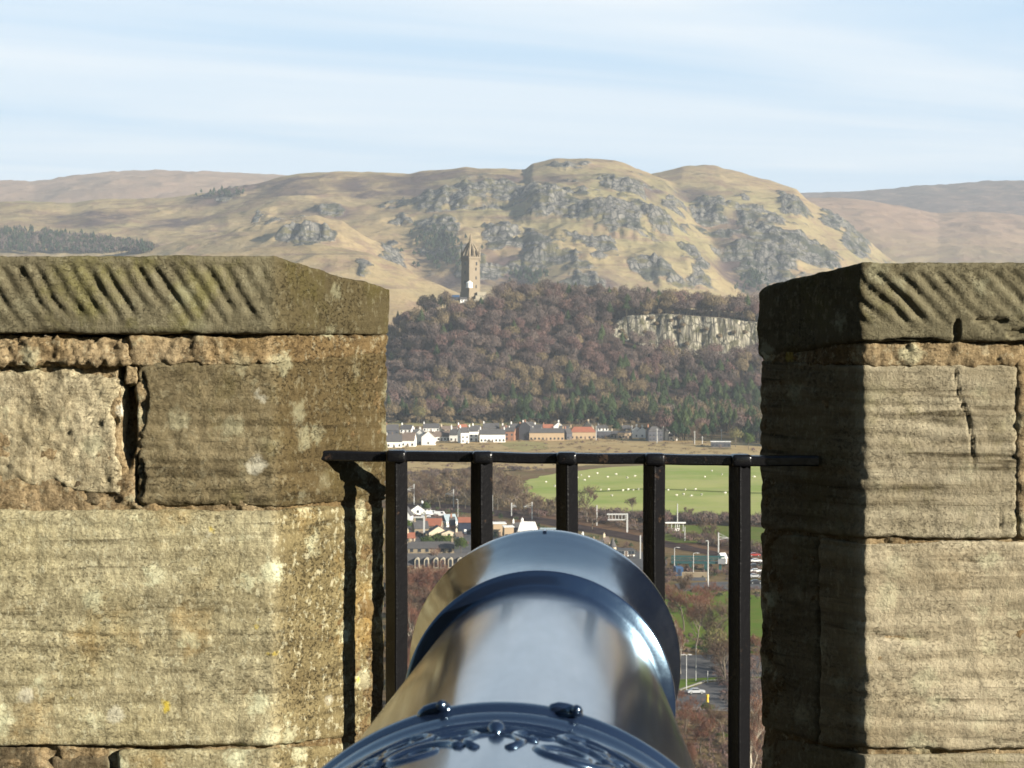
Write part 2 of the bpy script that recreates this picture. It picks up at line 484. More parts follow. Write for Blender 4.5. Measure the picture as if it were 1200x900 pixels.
for (cx_, cy_, hw, hh) in HEATHER:
    Yc, d = find_Y(cx_, cy_, 3400, 9000)
    if Yc is None: continue
    Yb, _ = find_Y(cx_, cy_ + hh, 3400, 9000); Yt, _ = find_Y(cx_, cy_ - hh, 3400, 9000)
    Yb = Yb or Yc - 60; Yt = Yt or Yc + 120
    g = np.exp(-((Uf - d[0]) / (hw / F_PX)) ** 2) * sstep(Yb - 40, Yb + 30, Yf) * (1 - sstep(Yt - 20, Yt + 80, Yf))
    heath_shade = np.maximum(heath_shade, np.clip(g * 1.1 + (brk * 0.5 + brk2 * 0.5) * np.minimum(1, g * 3), 0, 1))
jag = fbm(pw / 17.0, 3, 55, ridged=True) * 7.0
crest_ = np.minimum(1, np.abs(Yf - tabY) / 170.0)
face_ = sstep(4200, 4500, Yf) * (1 - sstep(6000, 6300, Yf)) * sstep(-0.16, -0.02, Uf)
out_ = sstep(0.10, 0.55, fbm(pw / np.array([70.0, 110.0]), 4, 131)) * face_ * crest_
rockm = np.maximum(rockm, 0.55 * out_ * np.clip(0.6 + brk, 0, 1))
far_r_shade = sstep(8200, 8900, Yf) * sstep(0.02, 0.07, Uf)
heath_shade = np.maximum(heath_shade, far_r_shade * 0.85)  # shade on the far right ridge, painted with the heather colour
Z = Z + dz * np.clip(crest_ * 1.3, 0, 1) + (jag * 0.42 + ribm * 8.0) * rockm * (Yf > 3300) * crest_ + out_ * 2.2 * crest_
Z = np.where((CM > 0.3), Z, Z)
XYZ = np.stack([Uf * Yf, Yf, Z], 1)
nU = len(u_all)
def land_piece(name, i0, i1, mat, smooth=True):
    """rows i0..i1 of the grid as one mesh"""
    sel = slice(i0 * nU, (i1 + 1) * nU)
    v = XYZ[sel]
    r = np.arange(i1 - i0)[:, None] * nU + np.arange(nU - 1)[None, :]
    f = np.stack([r, r + 1, r + 1 + nU, r + nU], -1).reshape(-1, 4)
    me = mesh_np(name, v, f, smooth)
    for an, arr in (("rock", rockm), ("heather", heath_shade), ("cliff", CM)):
        a = me.attributes.new(an, 'FLOAT', 'POINT'); a.data.foreach_set("value", arr[sel].astype(np.float32))
    return tag(link(name, me, mat), kind="structure")

# hillside : dry winter grass, heather, grey crags, painted shade on the far right ridge
t = NT("hill_grass")
P = t.pos()
n1 = t.noise(t.map(P, (1 / 330., 1 / 330., 1 / 110.)), 1, 6, 0.6, 0.4)
n2 = t.noise(t.map(P, (1 / 70., 1 / 110., 1 / 26.)), 1, 6, 0.65, 0.3)
n3 = t.noise(t.map(P, (1 / 14., 1 / 14., 1 / 6.)), 1, 5, 0.7)
n4 = t.noise(t.map(P, (1 / 900., 1 / 900., 1 / 260.), loc=(3, 1, 2)), 1, 4, 0.55)
gcol = t.mix(t.ramp(n1, 0.36, 0.64), (0.285, 0.208, 0.108), (0.345, 0.266, 0.146))
gcol = t.mix(t.math('MULTIPLY', t.ramp(n4, 0.45, 0.62), 0.75), gcol, (0.225, 0.200, 0.098))
gcol = t.mix(t.math('MULTIPLY', t.ramp(n2, 0.50, 0.64), 0.8), gcol, (0.215, 0.142, 0.098))
gcol = t.mix(t.math('MULTIPLY', t.ramp(n3, 0.50, 0.70), 0.55), gcol, (0.125, 0.105, 0.055))
streak = t.noise(t.map(P, (1 / 160., 1 / 420., 1 / 9.)), 1, 5, 0.6, 0.3)
gcol = t.mix(t.math('MULTIPLY', t.ramp(streak, 0.56, 0.66), 0.6), gcol, (0.150, 0.100, 0.078))
sy_ = t.n("ShaderNodeSeparateXYZ"); t.l(P, sy_.inputs[0])
moor = t.ramp(t.math('ADD', t.math('MULTIPLY', sy_.outputs[1], 1 / 10000.), t.math('MULTIPLY', t.math('SUBTRACT', n4, 0.5), 0.15)), 0.60, 0.70)
gcol = t.mix(t.math('MULTIPLY', moor, 0.8), gcol, t.mix(n1, (0.230, 0.145, 0.112), (0.310, 0.215, 0.155)))
hmask = t.math('MULTIPLY', t.attr("heather"), t.ramp(t.math('ADD', n2, t.math('MULTIPLY', n3, 0.4)), 0.45, 0.68), clamp=True)
hcol = t.mix(n3, (0.115, 0.072, 0.066), (0.070, 0.058, 0.054))
gcol = t.mix(t.math('MULTIPLY', hmask, 1.0), gcol, hcol)
crack = t.vor(t.map(P, (1 / 13., 1 / 13., 1 / 30.)), 1, 'DISTANCE_TO_EDGE')
rk = t.noise(t.map(P, (1 / 9., 1 / 9., 1 / 28.)), 1, 6, 0.7, 0.6)
rcol = t.mix(t.ramp(rk, 0.38, 0.66), (0.090, 0.086, 0.080), (0.265, 0.246, 0.212))
rcol = t.mix(t.ramp(crack, 0.0, 0.10, (1, 1, 1), (0, 0, 0)), rcol, (0.030, 0.033, 0.032))
ledge = t.ramp(t.noise(t.map(P, (1 / 40., 1 / 40., 1 / 9.)), 1, 4, 0.6), 0.52, 0.60)
rcol = t.mix(t.math('MULTIPLY', ledge, 0.8), rcol, (0.120, 0.105, 0.042))
rcol = t.mix(t.math('MULTIPLY', t.ramp(t.noise(t.map(P, (1 / 55., 1 / 55., 1 / 20.)), 1, 5, 0.6), 0.52, 0.6), 0.75), rcol, (0.034, 0.040, 0.026))
rmask = t.ramp(t.math('ADD', t.attr("rock"), t.math('MULTIPLY', t.math('SUBTRACT', n3, 0.5), 0.6)), 0.26, 0.60)
col = t.mix(rmask, gcol, rcol)
t.bump(t.math('ADD', t.math('MULTIPLY', n3, 2.0), t.math('MULTIPLY', rk, t.math('MULTIPLY', rmask, 4.0))), 3.0, 0.6)
M_HILL = t.fin(col, 1.0, 0, 0.0)

# wooded crag : leaf litter and, on the cliff, pale columnar dolerite
t = NT("crag_ground")
P = t.pos()
n2 = t.noise(t.map(P, (1 / 12., 1 / 12., 1 / 12.)), 1, 5, 0.6)
litter = t.mix(n2, (0.036, 0.028, 0.026), (0.080, 0.055, 0.042))
colm = t.noise(t.map(P, (1 / 2.6, 1 / 8.0, 1 / 30.)), 1, 6, 0.62, 0.3)
face = t.mix(t.ramp(colm, 0.40, 0.62), (0.075, 0.068, 0.052), (0.470, 0.430, 0.330))
blk = t.vor(t.map(P, (1 / 5.5, 1 / 9., 1 / 12.)), 1, 'DISTANCE_TO_EDGE')
face = t.mix(t.ramp(blk, 0.0, 0.09, (1, 1, 1), (0, 0, 0)), face, (0.055, 0.050, 0.040))
face = t.mix(t.math('MULTIPLY', t.ramp(t.noise(t.map(P, (1 / 22., 1 / 22., 1 / 14.)), 1, 4, 0.6), 0.50, 0.66), 0.55), face, (0.150, 0.135, 0.105))
face = t.mix(t.math('MULTIPLY', t.ramp(t.noise(t.map(P, (1 / 7., 1 / 7., 1 / 9.)), 1, 5, 0.65), 0.50, 0.60), 0.85), face, (0.070, 0.066, 0.032))
cm_ = t.ramp(t.math('ADD', t.attr("cliff"), t.math('MULTIPLY', t.math('SUBTRACT', n2, 0.5), 1.6)), 0.40, 0.60)
t.bump(t.math('MULTIPLY', colm, cm_), 2.5, 1.0)
M_CRAIG = t.fin(t.mix(cm_, litter, face), 1.0, 0, 0.0)

# the carse : rough grass, brown scrub, winter pasture
t = NT("carse_ground")
P = t.pos()
n1 = t.noise(t.map(P, (1 / 120., 1 / 60., 1)), 1, 5, 0.6)
n2 = t.noise(t.map(P, (1 / 16., 1 / 16., 1 / 16.)), 1, 5, 0.65)
n3 = t.noise(t.map(P, (1 / 3., 1 / 3., 1 / 3.)), 1, 4, 0.65)
c = t.mix(t.ramp(n1, 0.38, 0.62), (0.175, 0.108, 0.064), (0.205, 0.158, 0.082))
c = t.mix(t.math('MULTIPLY', t.ramp(n2, 0.5, 0.66), 0.7), c, (0.095, 0.100, 0.034))
c = t.mix(t.math('MULTIPLY', t.ramp(n3, 0.45, 0.7), 0.5), c, (0.060, 0.044, 0.030))
M_CARSE = t.fin(c, 1.0, 0, 0.0)

iY = lambda y: int(np.argmin(np.abs(Y_all - y)))
ground = land_piece("ground", 0, iY(1990), M_CARSE)
wooded_hill = land_piece("wooded_hill", iY(1990), iY(3350), M_CRAIG)
hills = land_piece("hills", iY(3350), len(Y_all) - 1, M_HILL)

def land_z(X, Y):
    """height of the land by interpolation in the grid"""
    X = np.atleast_1d(np.asarray(X, float)); Y = np.atleast_1d(np.asarray(Y, float))
    u = X / Y
    i = np.clip(np.searchsorted(Y_all, Y) - 1, 0, len(Y_all) - 2); j = np.clip(np.searchsorted(u_all, u) - 1, 0, nU - 2)
    a = (Y - Y_all[i]) / (Y_all[i + 1] - Y_all[i]); b = (u - u_all[j]) / (u_all[j + 1] - u_all[j])
    Zg = Z.reshape(shape)
    return (1 - a) * ((1 - b) * Zg[i, j] + b * Zg[i, j + 1]) + a * ((1 - b) * Zg[i + 1, j] + b * Zg[i + 1, j + 1])
def hit(x, y, Y0=1990, Y1=6300, n=3000):
    d = ray(x, y); Y = np.linspace(Y0, Y1, n)
    k = np.nonzero(land_z(d[0] * Y, Y) >= d[2] * Y)[0]
    return d * Y[k[0]] if len(k) else None

# flat sheets of the carse : fields, roads, verges
def sheet(name, pix, mat, lift, kind="structure", wob=0.0, sub=8, world=False):
    """a closed outline on the plain given by where it is seen; edges are broken into short lengths and wander a little"""
    pts = []
    P_ = [np.array(p, float) for p in pix] if world else [PZ(x, y, ZP + lift)[:2] for x, y in pix]
    for i, p in enumerate(P_):
        q = P_[(i + 1) % len(P_)]
        for k in range(sub):
            pts.append(p[:2] + (q[:2] - p[:2]) * k / sub)
    pts = np.array(pts)
    if wob:
        pts = pts + np.stack([fbm(pts / 14.0, 3, 4), fbm(pts / 14.0, 3, 8)], 1) * wob
    v = [(x, y, ZP + lift) for x, y in pts]
    import mathutils
    tess = mathutils.geometry.tessellate_polygon([[Vector(q) for q in v]])
    f = [tuple(k) for k in tess]
    me = mesh_np(name, v, f)
    up = sum((p.normal.z for p in me.polygons))
    if up < 0:
        me.flip_normals()
    return tag(link(name, me, mat), kind=kind)
def ground_mat(name, a, b, c=None, s=(9.0, 2.0)):
    t = NT(name); P = t.pos()
    n = t.noise(t.map(P, (1 / s[0], 1 / s[0], 1)), 1, 5, 0.6); m = t.noise(t.map(P, (1 / s[1], 1 / s[1], 1)), 1, 4, 0.65)
    col = t.mix(t.ramp(n, 0.38, 0.62), a, b)
    if c: col = t.mix(t.math('MULTIPLY', t.ramp(m, 0.5, 0.72), 0.6), col, c)
    return t.fin(col, 1.0, 0, 0.0)
M_GOLD = ground_mat("rough_golden_grass", (0.360, 0.255, 0.125), (0.430, 0.330, 0.170), (0.190, 0.130, 0.070), (60, 7))
M_GREEN = ground_mat("pasture", (0.255, 0.320, 0.085), (0.385, 0.390, 0.140), (0.370, 0.350, 0.170), (60, 16))
M_VERGE = ground_mat("verge_grass", (0.105, 0.150, 0.030), (0.150, 0.160, 0.045), (0.075, 0.070, 0.030), (12, 2))
M_LAWN = ground_mat("park_grass", (0.100, 0.165, 0.025), (0.135, 0.165, 0.035), (0.110, 0.085, 0.035), (14, 2.5))
M_BALLAST = ground_mat("track_ballast", (0.050, 0.036, 0.034), (0.080, 0.055, 0.048), (0.035, 0.028, 0.028), (8, 2))
M_ASPHALT = ground_mat("asphalt", (0.100, 0.100, 0.105), (0.135, 0.132, 0.130), (0.080, 0.080, 0.082), (8, 2))
M_PAVE = ground_mat("pavement", (0.240, 0.225, 0.200), (0.300, 0.285, 0.255), None, (6, 2))
M_EARTH = ground_mat("red_earth", (0.135, 0.075, 0.048), (0.175, 0.110, 0.062), (0.085, 0.060, 0.035), (12, 2.5))

M_OLIVE_GRASS = ground_mat("olive_grass", (0.270, 0.235, 0.105), (0.330, 0.280, 0.130), (0.190, 0.165, 0.070), (20, 5))
sheet("golden_grass_field", [(300, 548), (455, 556), (478, 556), (510, 552), (560, 549), (620, 552), (640, 549), (700, 545), (760, 541), (880, 541), (960, 541), (960, 520), (800, 513), (700, 511), (560, 514), (440, 520), (300, 524)], M_GOLD, 0.05, wob=5)
sheet("pasture_field", [(611, 569), (625, 561), (660, 553), (720, 547), (800, 543.5), (900, 542), (1010, 542), (1010, 612), (900, 608), (850, 606), (800, 604), (760, 602), (720, 600), (690, 597), (660, 593), (630, 586), (614, 577)], M_GREEN, 0.10, wob=4)
sheet("rough_green", [(590, 519), (615, 517), (642, 519), (640, 526), (612, 529), (594, 526)], M_OLIVE_GRASS, 0.10, wob=6)
sheet("garden_grass", [(440, 493), (520, 492), (620, 493), (640, 498), (600, 500), (520, 499), (440, 500)], M_OLIVE_GRASS, 0.09, wob=4)
sheet("field_track", [(660, 577.5), (760, 572), (880, 577), (960, 579), (960, 580.5), (880, 578.3), (760, 573.2), (660, 579)], M_VERGE, 0.14, wob=2)
sheet("embankment", [(600, 604), (640, 600), (700, 606), (760, 616), (800, 620), (900, 640), (960, 655), (960, 672), (900, 660), (830, 648), (760, 634), (700, 622), (600, 612)], M_EARTH, 0.06, wob=2)
sheet("verge", [(770, 615), (840, 616), (900, 618), (960, 620), (960, 642), (900, 640), (840, 637), (790, 636), (770, 630)], M_VERGE, 0.10, wob=2)
sheet("railway_bed", [(470, 590), (540, 591), (600, 600), (660, 611), (720, 622), (780, 634), (840, 646), (900, 657), (960, 668), (960, 673), (900, 663), (840, 651.5), (780, 640.5), (720, 629.5), (660, 618.5), (600, 607.5), (540, 600), (470, 598)], M_BALLAST, 0.14, wob=1)
sheet("town_ground", [(470, 603), (540, 608), (600, 618), (660, 628), (720, 640), (780, 652), (780, 668), (700, 670), (600, 664), (540, 662), (470, 662)], M_ASPHALT, 0.08, wob=1)
sheet("street", [(790, 684), (830, 682), (900, 681), (960, 681), (960, 689), (900, 690), (830, 691.5), (798, 693)], M_ASPHALT, 0.12, wob=0.5)
sheet("park_lawn", [(770, 694), (830, 690), (900, 700), (960, 700), (960, 770), (880, 764), (830, 762), (790, 756), (770, 740)], M_LAWN, 0.08, wob=4)
sheet("back_road", [(770, 768), (800, 768), (850, 766), (900, 768), (900, 793), (850, 793), (800, 796), (770, 798)], M_ASPHALT, 0.11, wob=0.6)
sheet("road_verge", [(770, 798), (800, 796), (850, 793), (900, 793), (900, 796), (850, 797), (826, 799), (808, 806), (796, 809), (770, 812)], M_LAWN, 0.20, wob=0.4)
sheet("road", [(760, 814), (796, 810), (808, 807), (826, 800), (850, 798), (900, 797), (900, 828), (850, 829), (800, 828), (760, 829)], M_ASPHALT, 0.11, wob=0.3)
sheet("footpath", [(760, 829), (800, 828), (850, 829), (900, 828), (900, 833), (850, 833.5), (800, 832), (760, 833)], M_PAVE, 0.22, wob=0.2)
for k_, (x0, y0_, x1, y1_, m_) in enumerate(((-700, 520, -260, 548, M_GREEN), (-240, 516, 260, 540, M_OLIVE_GRASS), (-600, 556, -150, 590, M_OLIVE_GRASS), (-120, 556, 300, 584, M_GREEN), (-500, 600, -60, 650, M_GREEN),
                                             (0, 596, 400, 640, M_OLIVE_GRASS), (1040, 545, 1500, 575, M_OLIVE_GRASS), (1030, 585, 1400, 620, M_GREEN), (1000, 512, 1500, 536, M_GREEN), (1000, 690, 1500, 760, M_LAWN), (-300, 660, 300, 760, M_LAWN))):
    sheet("field", [(x0, y0_), (x1, y0_ + 3), (x1 + 20, y1_ + 2), (x0 - 20, y1_)], m_, 0.07, wob=5)
# raised pale kerb round the verge of the road
kb = MB()
kerb_px = [(796, 809), (808, 805), (826, 798.6), (850, 796.8), (900, 796)]
kp = [PZ(x, y, ZP + 0.1) for x, y in kerb_px]
for a_, b_ in zip(kp[:-1], kp[1:]):
    d_ = b_ - a_; L_ = np.linalg.norm(d_[:2]); kb.box((a_[0] + b_[0]) / 2, (a_[1] + b_[1]) / 2, ZP + 0.2, L_ + 0.1, 0.6, 0.34, math.atan2(d_[1], d_[0]))
tag(kb.build("kerb", M_PAVE), kind="structure")
# ------------------------------------------------------------------ the castle wall : stones with real tooling, worn edges and joints
def stone_mat(name, a, b, dark, lichen=0.0, yellow=0.0, moss=0.0, white=0.0, layer=0.35, fine=1.0, stain=0.5, rim=0.0):
    """weathered sandstone : bedding bands, pitting, pale and yellow lichen, dark stain"""
    t = NT(name); P = t.pos()
    n1 = t.noise(t.map(P, (1, 1, 1)), 5.0, 6, 0.62, 0.3)
    n2 = t.noise(t.map(P, (1, 1, 1)), 26.0, 6, 0.68, 0.2)
    n3 = t.noise(t.map(P, (1, 1, 1)), 210.0, 5, 0.72)
    bed = t.noise(t.map(P, (1.6, 1.6, 26.0)), 1.0, 5, 0.62, 0.5)
    bed2 = t.noise(t.map(P, (4.0, 4.0, 75.0)), 1.0, 5, 0.6, 0.25)
    c = t.mix(t.ramp(n1, 0.34, 0.66), a, b)
    c = t.mix(t.math('MULTIPLY', t.ramp(t.math('ADD', bed, t.math('MULTIPLY', bed2, 0.35)), 0.58, 0.80), layer), c, dark)
    c = t.mix(t.math('MULTIPLY', t.ramp(n2, 0.49, 0.68), stain), c, dark)
    c = t.mix(t.math('MULTIPLY', t.math('MULTIPLY', t.ramp(bed2, 0.56, 0.66), t.ramp(n1, 0.42, 0.60)), min(1.0, layer * 1.7)), c, tuple(x * 0.5 for x in dark))
    pit = t.ramp(t.noise(t.map(P, (1, 1, 1.5)), 135.0, 6, 0.72, 0.2), 0.54, 0.64)
    pit = t.math('MULTIPLY', pit, t.ramp(t.noise(P, 11.0, 4, 0.6), 0.40, 0.62))
    c = t.mix(t.math('MULTIPLY', pit, 0.62 * fine), c, tuple(x * 0.62 for x in dark))
    c = t.mix(t.math('MULTIPLY', t.ramp(n3, 0.52, 0.66), 0.45 * fine), c, tuple(x * 0.75 for x in dark))
    c = t.mix(t.math('MULTIPLY', t.ramp(n3, 0.28, 0.48, (1, 1, 1), (0, 0, 0)), 0.50 * fine), c, tuple(min(1, x * 1.6) for x in b))
    hair = t.noise(t.map(P, (210.0, 210.0, 26.0)), 1.0, 3, 0.6, 0.3)
    c = t.mix(t.math('MULTIPLY', t.ramp(hair, 0.52, 0.64), 0.30), c, tuple(x * 0.9 for x in dark))
    if moss:
        mk = t.ramp(t.math('ADD', t.noise(t.map(P, (1, 1, .6)), 7.0, 5, 0.6), t.math('MULTIPLY', t.math('SUBTRACT', n2, 0.5), 0.5)), 0.50, 0.66)
        c = t.mix(t.math('MULTIPLY', mk, moss), c, (0.165, 0.160, 0.030))
    # inner faces are browner than the fronts; tint also deepens the right cheek's shade
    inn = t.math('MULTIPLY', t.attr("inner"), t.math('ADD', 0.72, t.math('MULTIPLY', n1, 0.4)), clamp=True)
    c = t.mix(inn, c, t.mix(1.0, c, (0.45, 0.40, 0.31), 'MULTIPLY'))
    c = t.mix(t.math('MULTIPLY', t.math('MULTIPLY', t.attr("arris"), t.ramp(n1, 0.40, 0.60)), 0.10, clamp=True), c, tuple(min(1, x * 1.25) for x in b))
    if lichen:
        v = t.vor(t.map(P, (1, 1, 1), loc=(.3, .1, .2)), 13.0)
        w = t.noise(P, 60.0, 5, 0.65)
        big = t.ramp(t.noise(P, 4.2, 4, 0.55), 0.38, 0.54)
        lk = t.ramp(t.math('ADD', v, t.math('MULTIPLY', t.math('SUBTRACT', w, 0.5), 0.75)), 0.16, 0.32, (1, 1, 1), (0, 0, 0))
        c = t.mix(t.math('MULTIPLY', t.math('MULTIPLY', lk, big), min(1, lichen * 1.4)), c, (0.60, 0.60, 0.40))
        fl = t.ramp(t.noise(t.map(P, (1, 1, .8)), 75.0, 4, 0.7), 0.55, 0.64)
        c = t.mix(t.math('MULTIPLY', fl, lichen * 0.75), c, (0.58, 0.55, 0.38))
    if white:
        v = t.vor(t.map(P, (1, 1, 1), loc=(.7, .4, .9)), 9.0)
        w = t.noise(P, 48.0, 4, 0.6)
        wk = t.ramp(t.math('ADD', v, t.math('MULTIPLY', t.math('SUBTRACT', w, 0.5), 0.3)), 0.10, 0.16, (1, 1, 1), (0, 0, 0))
        c = t.mix(t.math('MULTIPLY', wk, white), c, (0.58, 0.56, 0.45))
    if yellow:
        v = t.vor(t.map(P, (1, 1, 1), loc=(.15, .8, .35)), 8.0)
        w = t.noise(P, 55.0, 4, 0.6)
        yk = t.ramp(t.math('ADD', v, t.math('MULTIPLY', t.math('SUBTRACT', w, 0.5), 0.25)), 0.06, 0.11, (1, 1, 1), (0, 0, 0))
        c = t.mix(t.math('MULTIPLY', yk, yellow), c, (0.50, 0.38, 0.035))
        og = t.ramp(t.noise(t.map(P, (1, 1, 1), loc=(4, 2, 1)), 6.0, 5, 0.62), 0.56, 0.70)
        c = t.mix(t.math('MULTIPLY', og, yellow * 0.5), c, (0.37, 0.22, 0.060))
    h = t.math('ADD', t.math('MULTIPLY', n3, 0.5), t.math('ADD', t.math('MULTIPLY', n2, 0.9), t.math('MULTIPLY', bed2, 0.5)))
    h = t.math('SUBTRACT', h, t.math('MULTIPLY', pit, 0.7))
    t.bump(h, 0.006, 0.9)
    return t.fin(c, 0.95, 0, 0.15)

S_COPE = stone_mat("mossy_coping_stone", (0.125, 0.109, 0.066), (0.172, 0.153, 0.096), (0.072, 0.061, 0.035), lichen=0.12, moss=0.30, layer=0.15, stain=0.40, fine=0.3)
S_BROWN = stone_mat("brown_sandstone", (0.158, 0.126, 0.068), (0.218, 0.180, 0.106), (0.088, 0.068, 0.036), lichen=0.16, white=0.55, moss=0.14, layer=0.50, stain=0.45, fine=0.7)
S_PALE = stone_mat("pale_lichened_sandstone", (0.350, 0.306, 0.172), (0.440, 0.398, 0.255), (0.150, 0.124, 0.068), lichen=0.62, yellow=0.85, white=0.5, layer=0.55, stain=0.62)
S_GREY = stone_mat("grey_sandstone", (0.290, 0.250, 0.165), (0.360, 0.318, 0.225), (0.155, 0.126, 0.076), lichen=0.12, moss=0.22, layer=0.65, stain=0.30, fine=0.45)
S_BUFF = stone_mat("buff_sandstone", (0.390, 0.335, 0.225), (0.470, 0.410, 0.290), (0.205, 0.168, 0.105), lichen=0.20, yellow=0.15, layer=0.75, stain=0.25, fine=0.4)
S_RUBBLE = stone_mat("rubble_stone", (0.340, 0.285, 0.170), (0.460, 0.405, 0.275), (0.105, 0.078, 0.040), lichen=0.30, yellow=0.35, white=0.3, layer=0.15, stain=0.6)
S_DARKRUB = stone_mat("dark_rubble_stone", (0.110, 0.085, 0.050), (0.165, 0.130, 0.080), (0.055, 0.040, 0.022), lichen=0.12, layer=0.2, stain=0.5)
S_MORTAR = stone_mat("crumbling_lime_mortar", (0.215, 0.152, 0.076), (0.320, 0.250, 0.150), (0.080, 0.052, 0.026), lichen=0.30, white=0.9, yellow=0.3, layer=0.0, stain=0.85)
S_SHADE = stone_mat("shaded_sandstone", (0.085, 0.075, 0.058), (0.120, 0.105, 0.082), (0.050, 0.043, 0.034), lichen=0.04, layer=0.5, stain=0.4)  # sandstone with the cheek's shade put into its colour; no stone uses it

def lattice(na, nb, nc):
    """closed box surface on an integer lattice : unique lattice points and quads"""
    quads = []
    def face(f, n1, n2, flip):
        i, j = np.meshgrid(np.arange(n1), np.arange(n2), indexing='ij')
        q = np.stack([f(i, j), f(i + 1, j), f(i + 1, j + 1), f(i, j + 1)], 2).reshape(-1, 4, 3)
        quads.append(q[:, ::-1] if flip else q)
    st = lambda a, b, c: np.stack(np.broadcast_arrays(a, b, c), -1)
    face(lambda i, j: st(i, j, 0 * i), na, nb, True); face(lambda i, j: st(i, j, 0 * i + nc), na, nb, False)
    face(lambda i, j: st(i, 0 * i, j), na, nc, False); face(lambda i, j: st(i, 0 * i + nb, j), na, nc, True)
    face(lambda i, j: st(0 * i, i, j), nb, nc, True); face(lambda i, j: st(0 * i + na, i, j), nb, nc, False)
    q = np.concatenate(quads).reshape(-1, 3)
    key = (q[:, 0] * (nb + 1) + q[:, 1]) * (nc + 1) + q[:, 2]
    uq, idx, inv = np.unique(key, return_index=True, return_inverse=True)
    return q[idx].astype(float), inv.reshape(-1, 4)

def stone(name, corners, mat, parent, step=0.004, r=0.010, rough=0.003, big=0.006, disp=None, seed=0, wear=1.0, label=None):
    """corners: 8 points, order (x0y0z0, x1y0z0, x1y1z0, x0y1z0, then z1); front is y0"""
    c = np.array(corners, float)
    L = np.array([np.linalg.norm(c[1] - c[0]), np.linalg.norm(c[3] - c[0]), np.linalg.norm(c[4] - c[0])])
    n = np.maximum(2, np.round(L / step).astype(int))
    lat, quads = lattice(*n)
    q = (lat / n - 0.5) * L; h = L / 2
    par0 = lat / n
    def tri(par):
        a, b, g = par[:, :1], par[:, 1:2], par[:, 2:3]
        return ((1 - g) * ((1 - b) * ((1 - a) * c[0] + a * c[1]) + b * ((1 - a) * c[3] + a * c[2]))
                + g * ((1 - b) * ((1 - a) * c[4] + a * c[5]) + b * ((1 - a) * c[7] + a * c[6])))
    w0 = tri(par0)
    rr = r * (0.55 + wear * 1.3 * np.clip(fbm(w0 * 14.0, 3, seed + 3) + 0.15, 0, 1))[:, None]
    rr = np.minimum(rr, h.min() * 0.9)
    inner = np.clip(q, -(h - rr), h - rr)
    d = q - inner; ln = np.linalg.norm(d, axis=1, keepdims=True) + 1e-12
    q2 = inner + d / ln * rr; nrm = d / ln
    # soften normals on the flat faces
    w = tri(q2 / L + 0.5)
    ax = np.stack([c[1] - c[0], c[3] - c[0], c[4] - c[0]]); ax = ax / np.linalg.norm(ax, axis=1, keepdims=True)
    fn = np.stack([np.cross(ax[1], ax[2]), np.cross(ax[2], ax[0]), np.cross(ax[0], ax[1])])
    fn = fn * np.sign(np.sum(fn * ax, axis=1))[:, None]; fn /= np.linalg.norm(fn, axis=1, keepdims=True)
    N = nrm @ fn; N /= np.linalg.norm(N, axis=1, keepdims=True) + 1e-12
    amt = big * fbm(w * 6.5, 3, seed) + rough * fbm(w * 38.0, 4, seed + 40) + 0.4 * rough * fbm(w * 150.0, 2, seed + 60)
    if disp is not None: amt = amt + disp(w, N)
    w = w + N * amt[:, None]
    me = mesh_np(name, w, quads, True)
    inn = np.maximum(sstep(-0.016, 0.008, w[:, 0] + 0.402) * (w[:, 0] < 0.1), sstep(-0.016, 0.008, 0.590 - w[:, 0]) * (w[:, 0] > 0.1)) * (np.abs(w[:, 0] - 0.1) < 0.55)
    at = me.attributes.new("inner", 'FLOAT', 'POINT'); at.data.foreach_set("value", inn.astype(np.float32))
    edge = np.exp(-((w[:, 0] + 0.402) / 0.016) ** 2) + np.exp(-((w[:, 0] - 0.592) / 0.016) ** 2)
    at = me.attributes.new("arris", 'FLOAT', 'POINT'); at.data.foreach_set("value", edge.astype(np.float32))
    o = link(name, me, mat, parent)
    if label: o["label"] = label
    return o

DF, DB = 4.35, 4.60
def px8(xl0, xl1, xr0, xr1, yt0, yt1, yb0, yb1, Df=DF, Db=DB):
    """eight corners from where they are seen : left edge front/back, right edge front/back, top front/back, bottom front/back"""
    return [PD(xl0, yb0, Df), PD(xr0, yb0, Df), PD(xr1, yb1, Db), PD(xl1, yb1, Db),
            PD(xl0, yt0, Df), PD(xr0, yt0, Df), PD(xr1, yt1, Db), PD(xl1, yt1, Db)]

def grooves(seed, slope, pitch, depth, z0, z1):
    """slanting chisel strokes across the face of a coping stone"""
    def f(w, N):
        zz = (w[:, 2] - z0) / (z1 - z0)
        ph = (w[:, 0] + slope * (w[:, 2] - z0)) / pitch + 0.30 * fbm(np.stack([w[:, 0] * 9, w[:, 2] * 16], 1), 2, seed) + 0.35 * fbm(np.stack([w[:, 0] * 2.5, w[:, 2] * 0 + seed], 1), 2, seed + 2)
        k = np.floor(ph); s = ph - k
        amp = 0.62 + 0.55 * _hash(k.astype(np.int64), np.zeros(len(k), np.int64), np.zeros(len(k), np.int64), seed)
        end = 0.03 + 0.22 * _hash(k.astype(np.int64), np.ones(len(k), np.int64), np.zeros(len(k), np.int64), seed)
        prof = -np.exp(-((s - 0.5) / 0.24) ** 2) + 0.30 * np.exp(-((s - 0.98) / 0.25) ** 2) + 0.30 * np.exp(-((s + 0.02) / 0.25) ** 2)
        win = sstep(end - 0.02, end + 0.16, zz) * (1 - sstep(0.84, 0.93, zz))
        patch = np.clip(0.80 + 0.8 * fbm(w * np.array([5.0, 5.0, 9.0]), 3, seed + 9), 0.1, 1.15)
        front = np.clip(-N[:, 1], 0, 1) ** 2
        return depth * amp * prof * win * front * patch
    return f
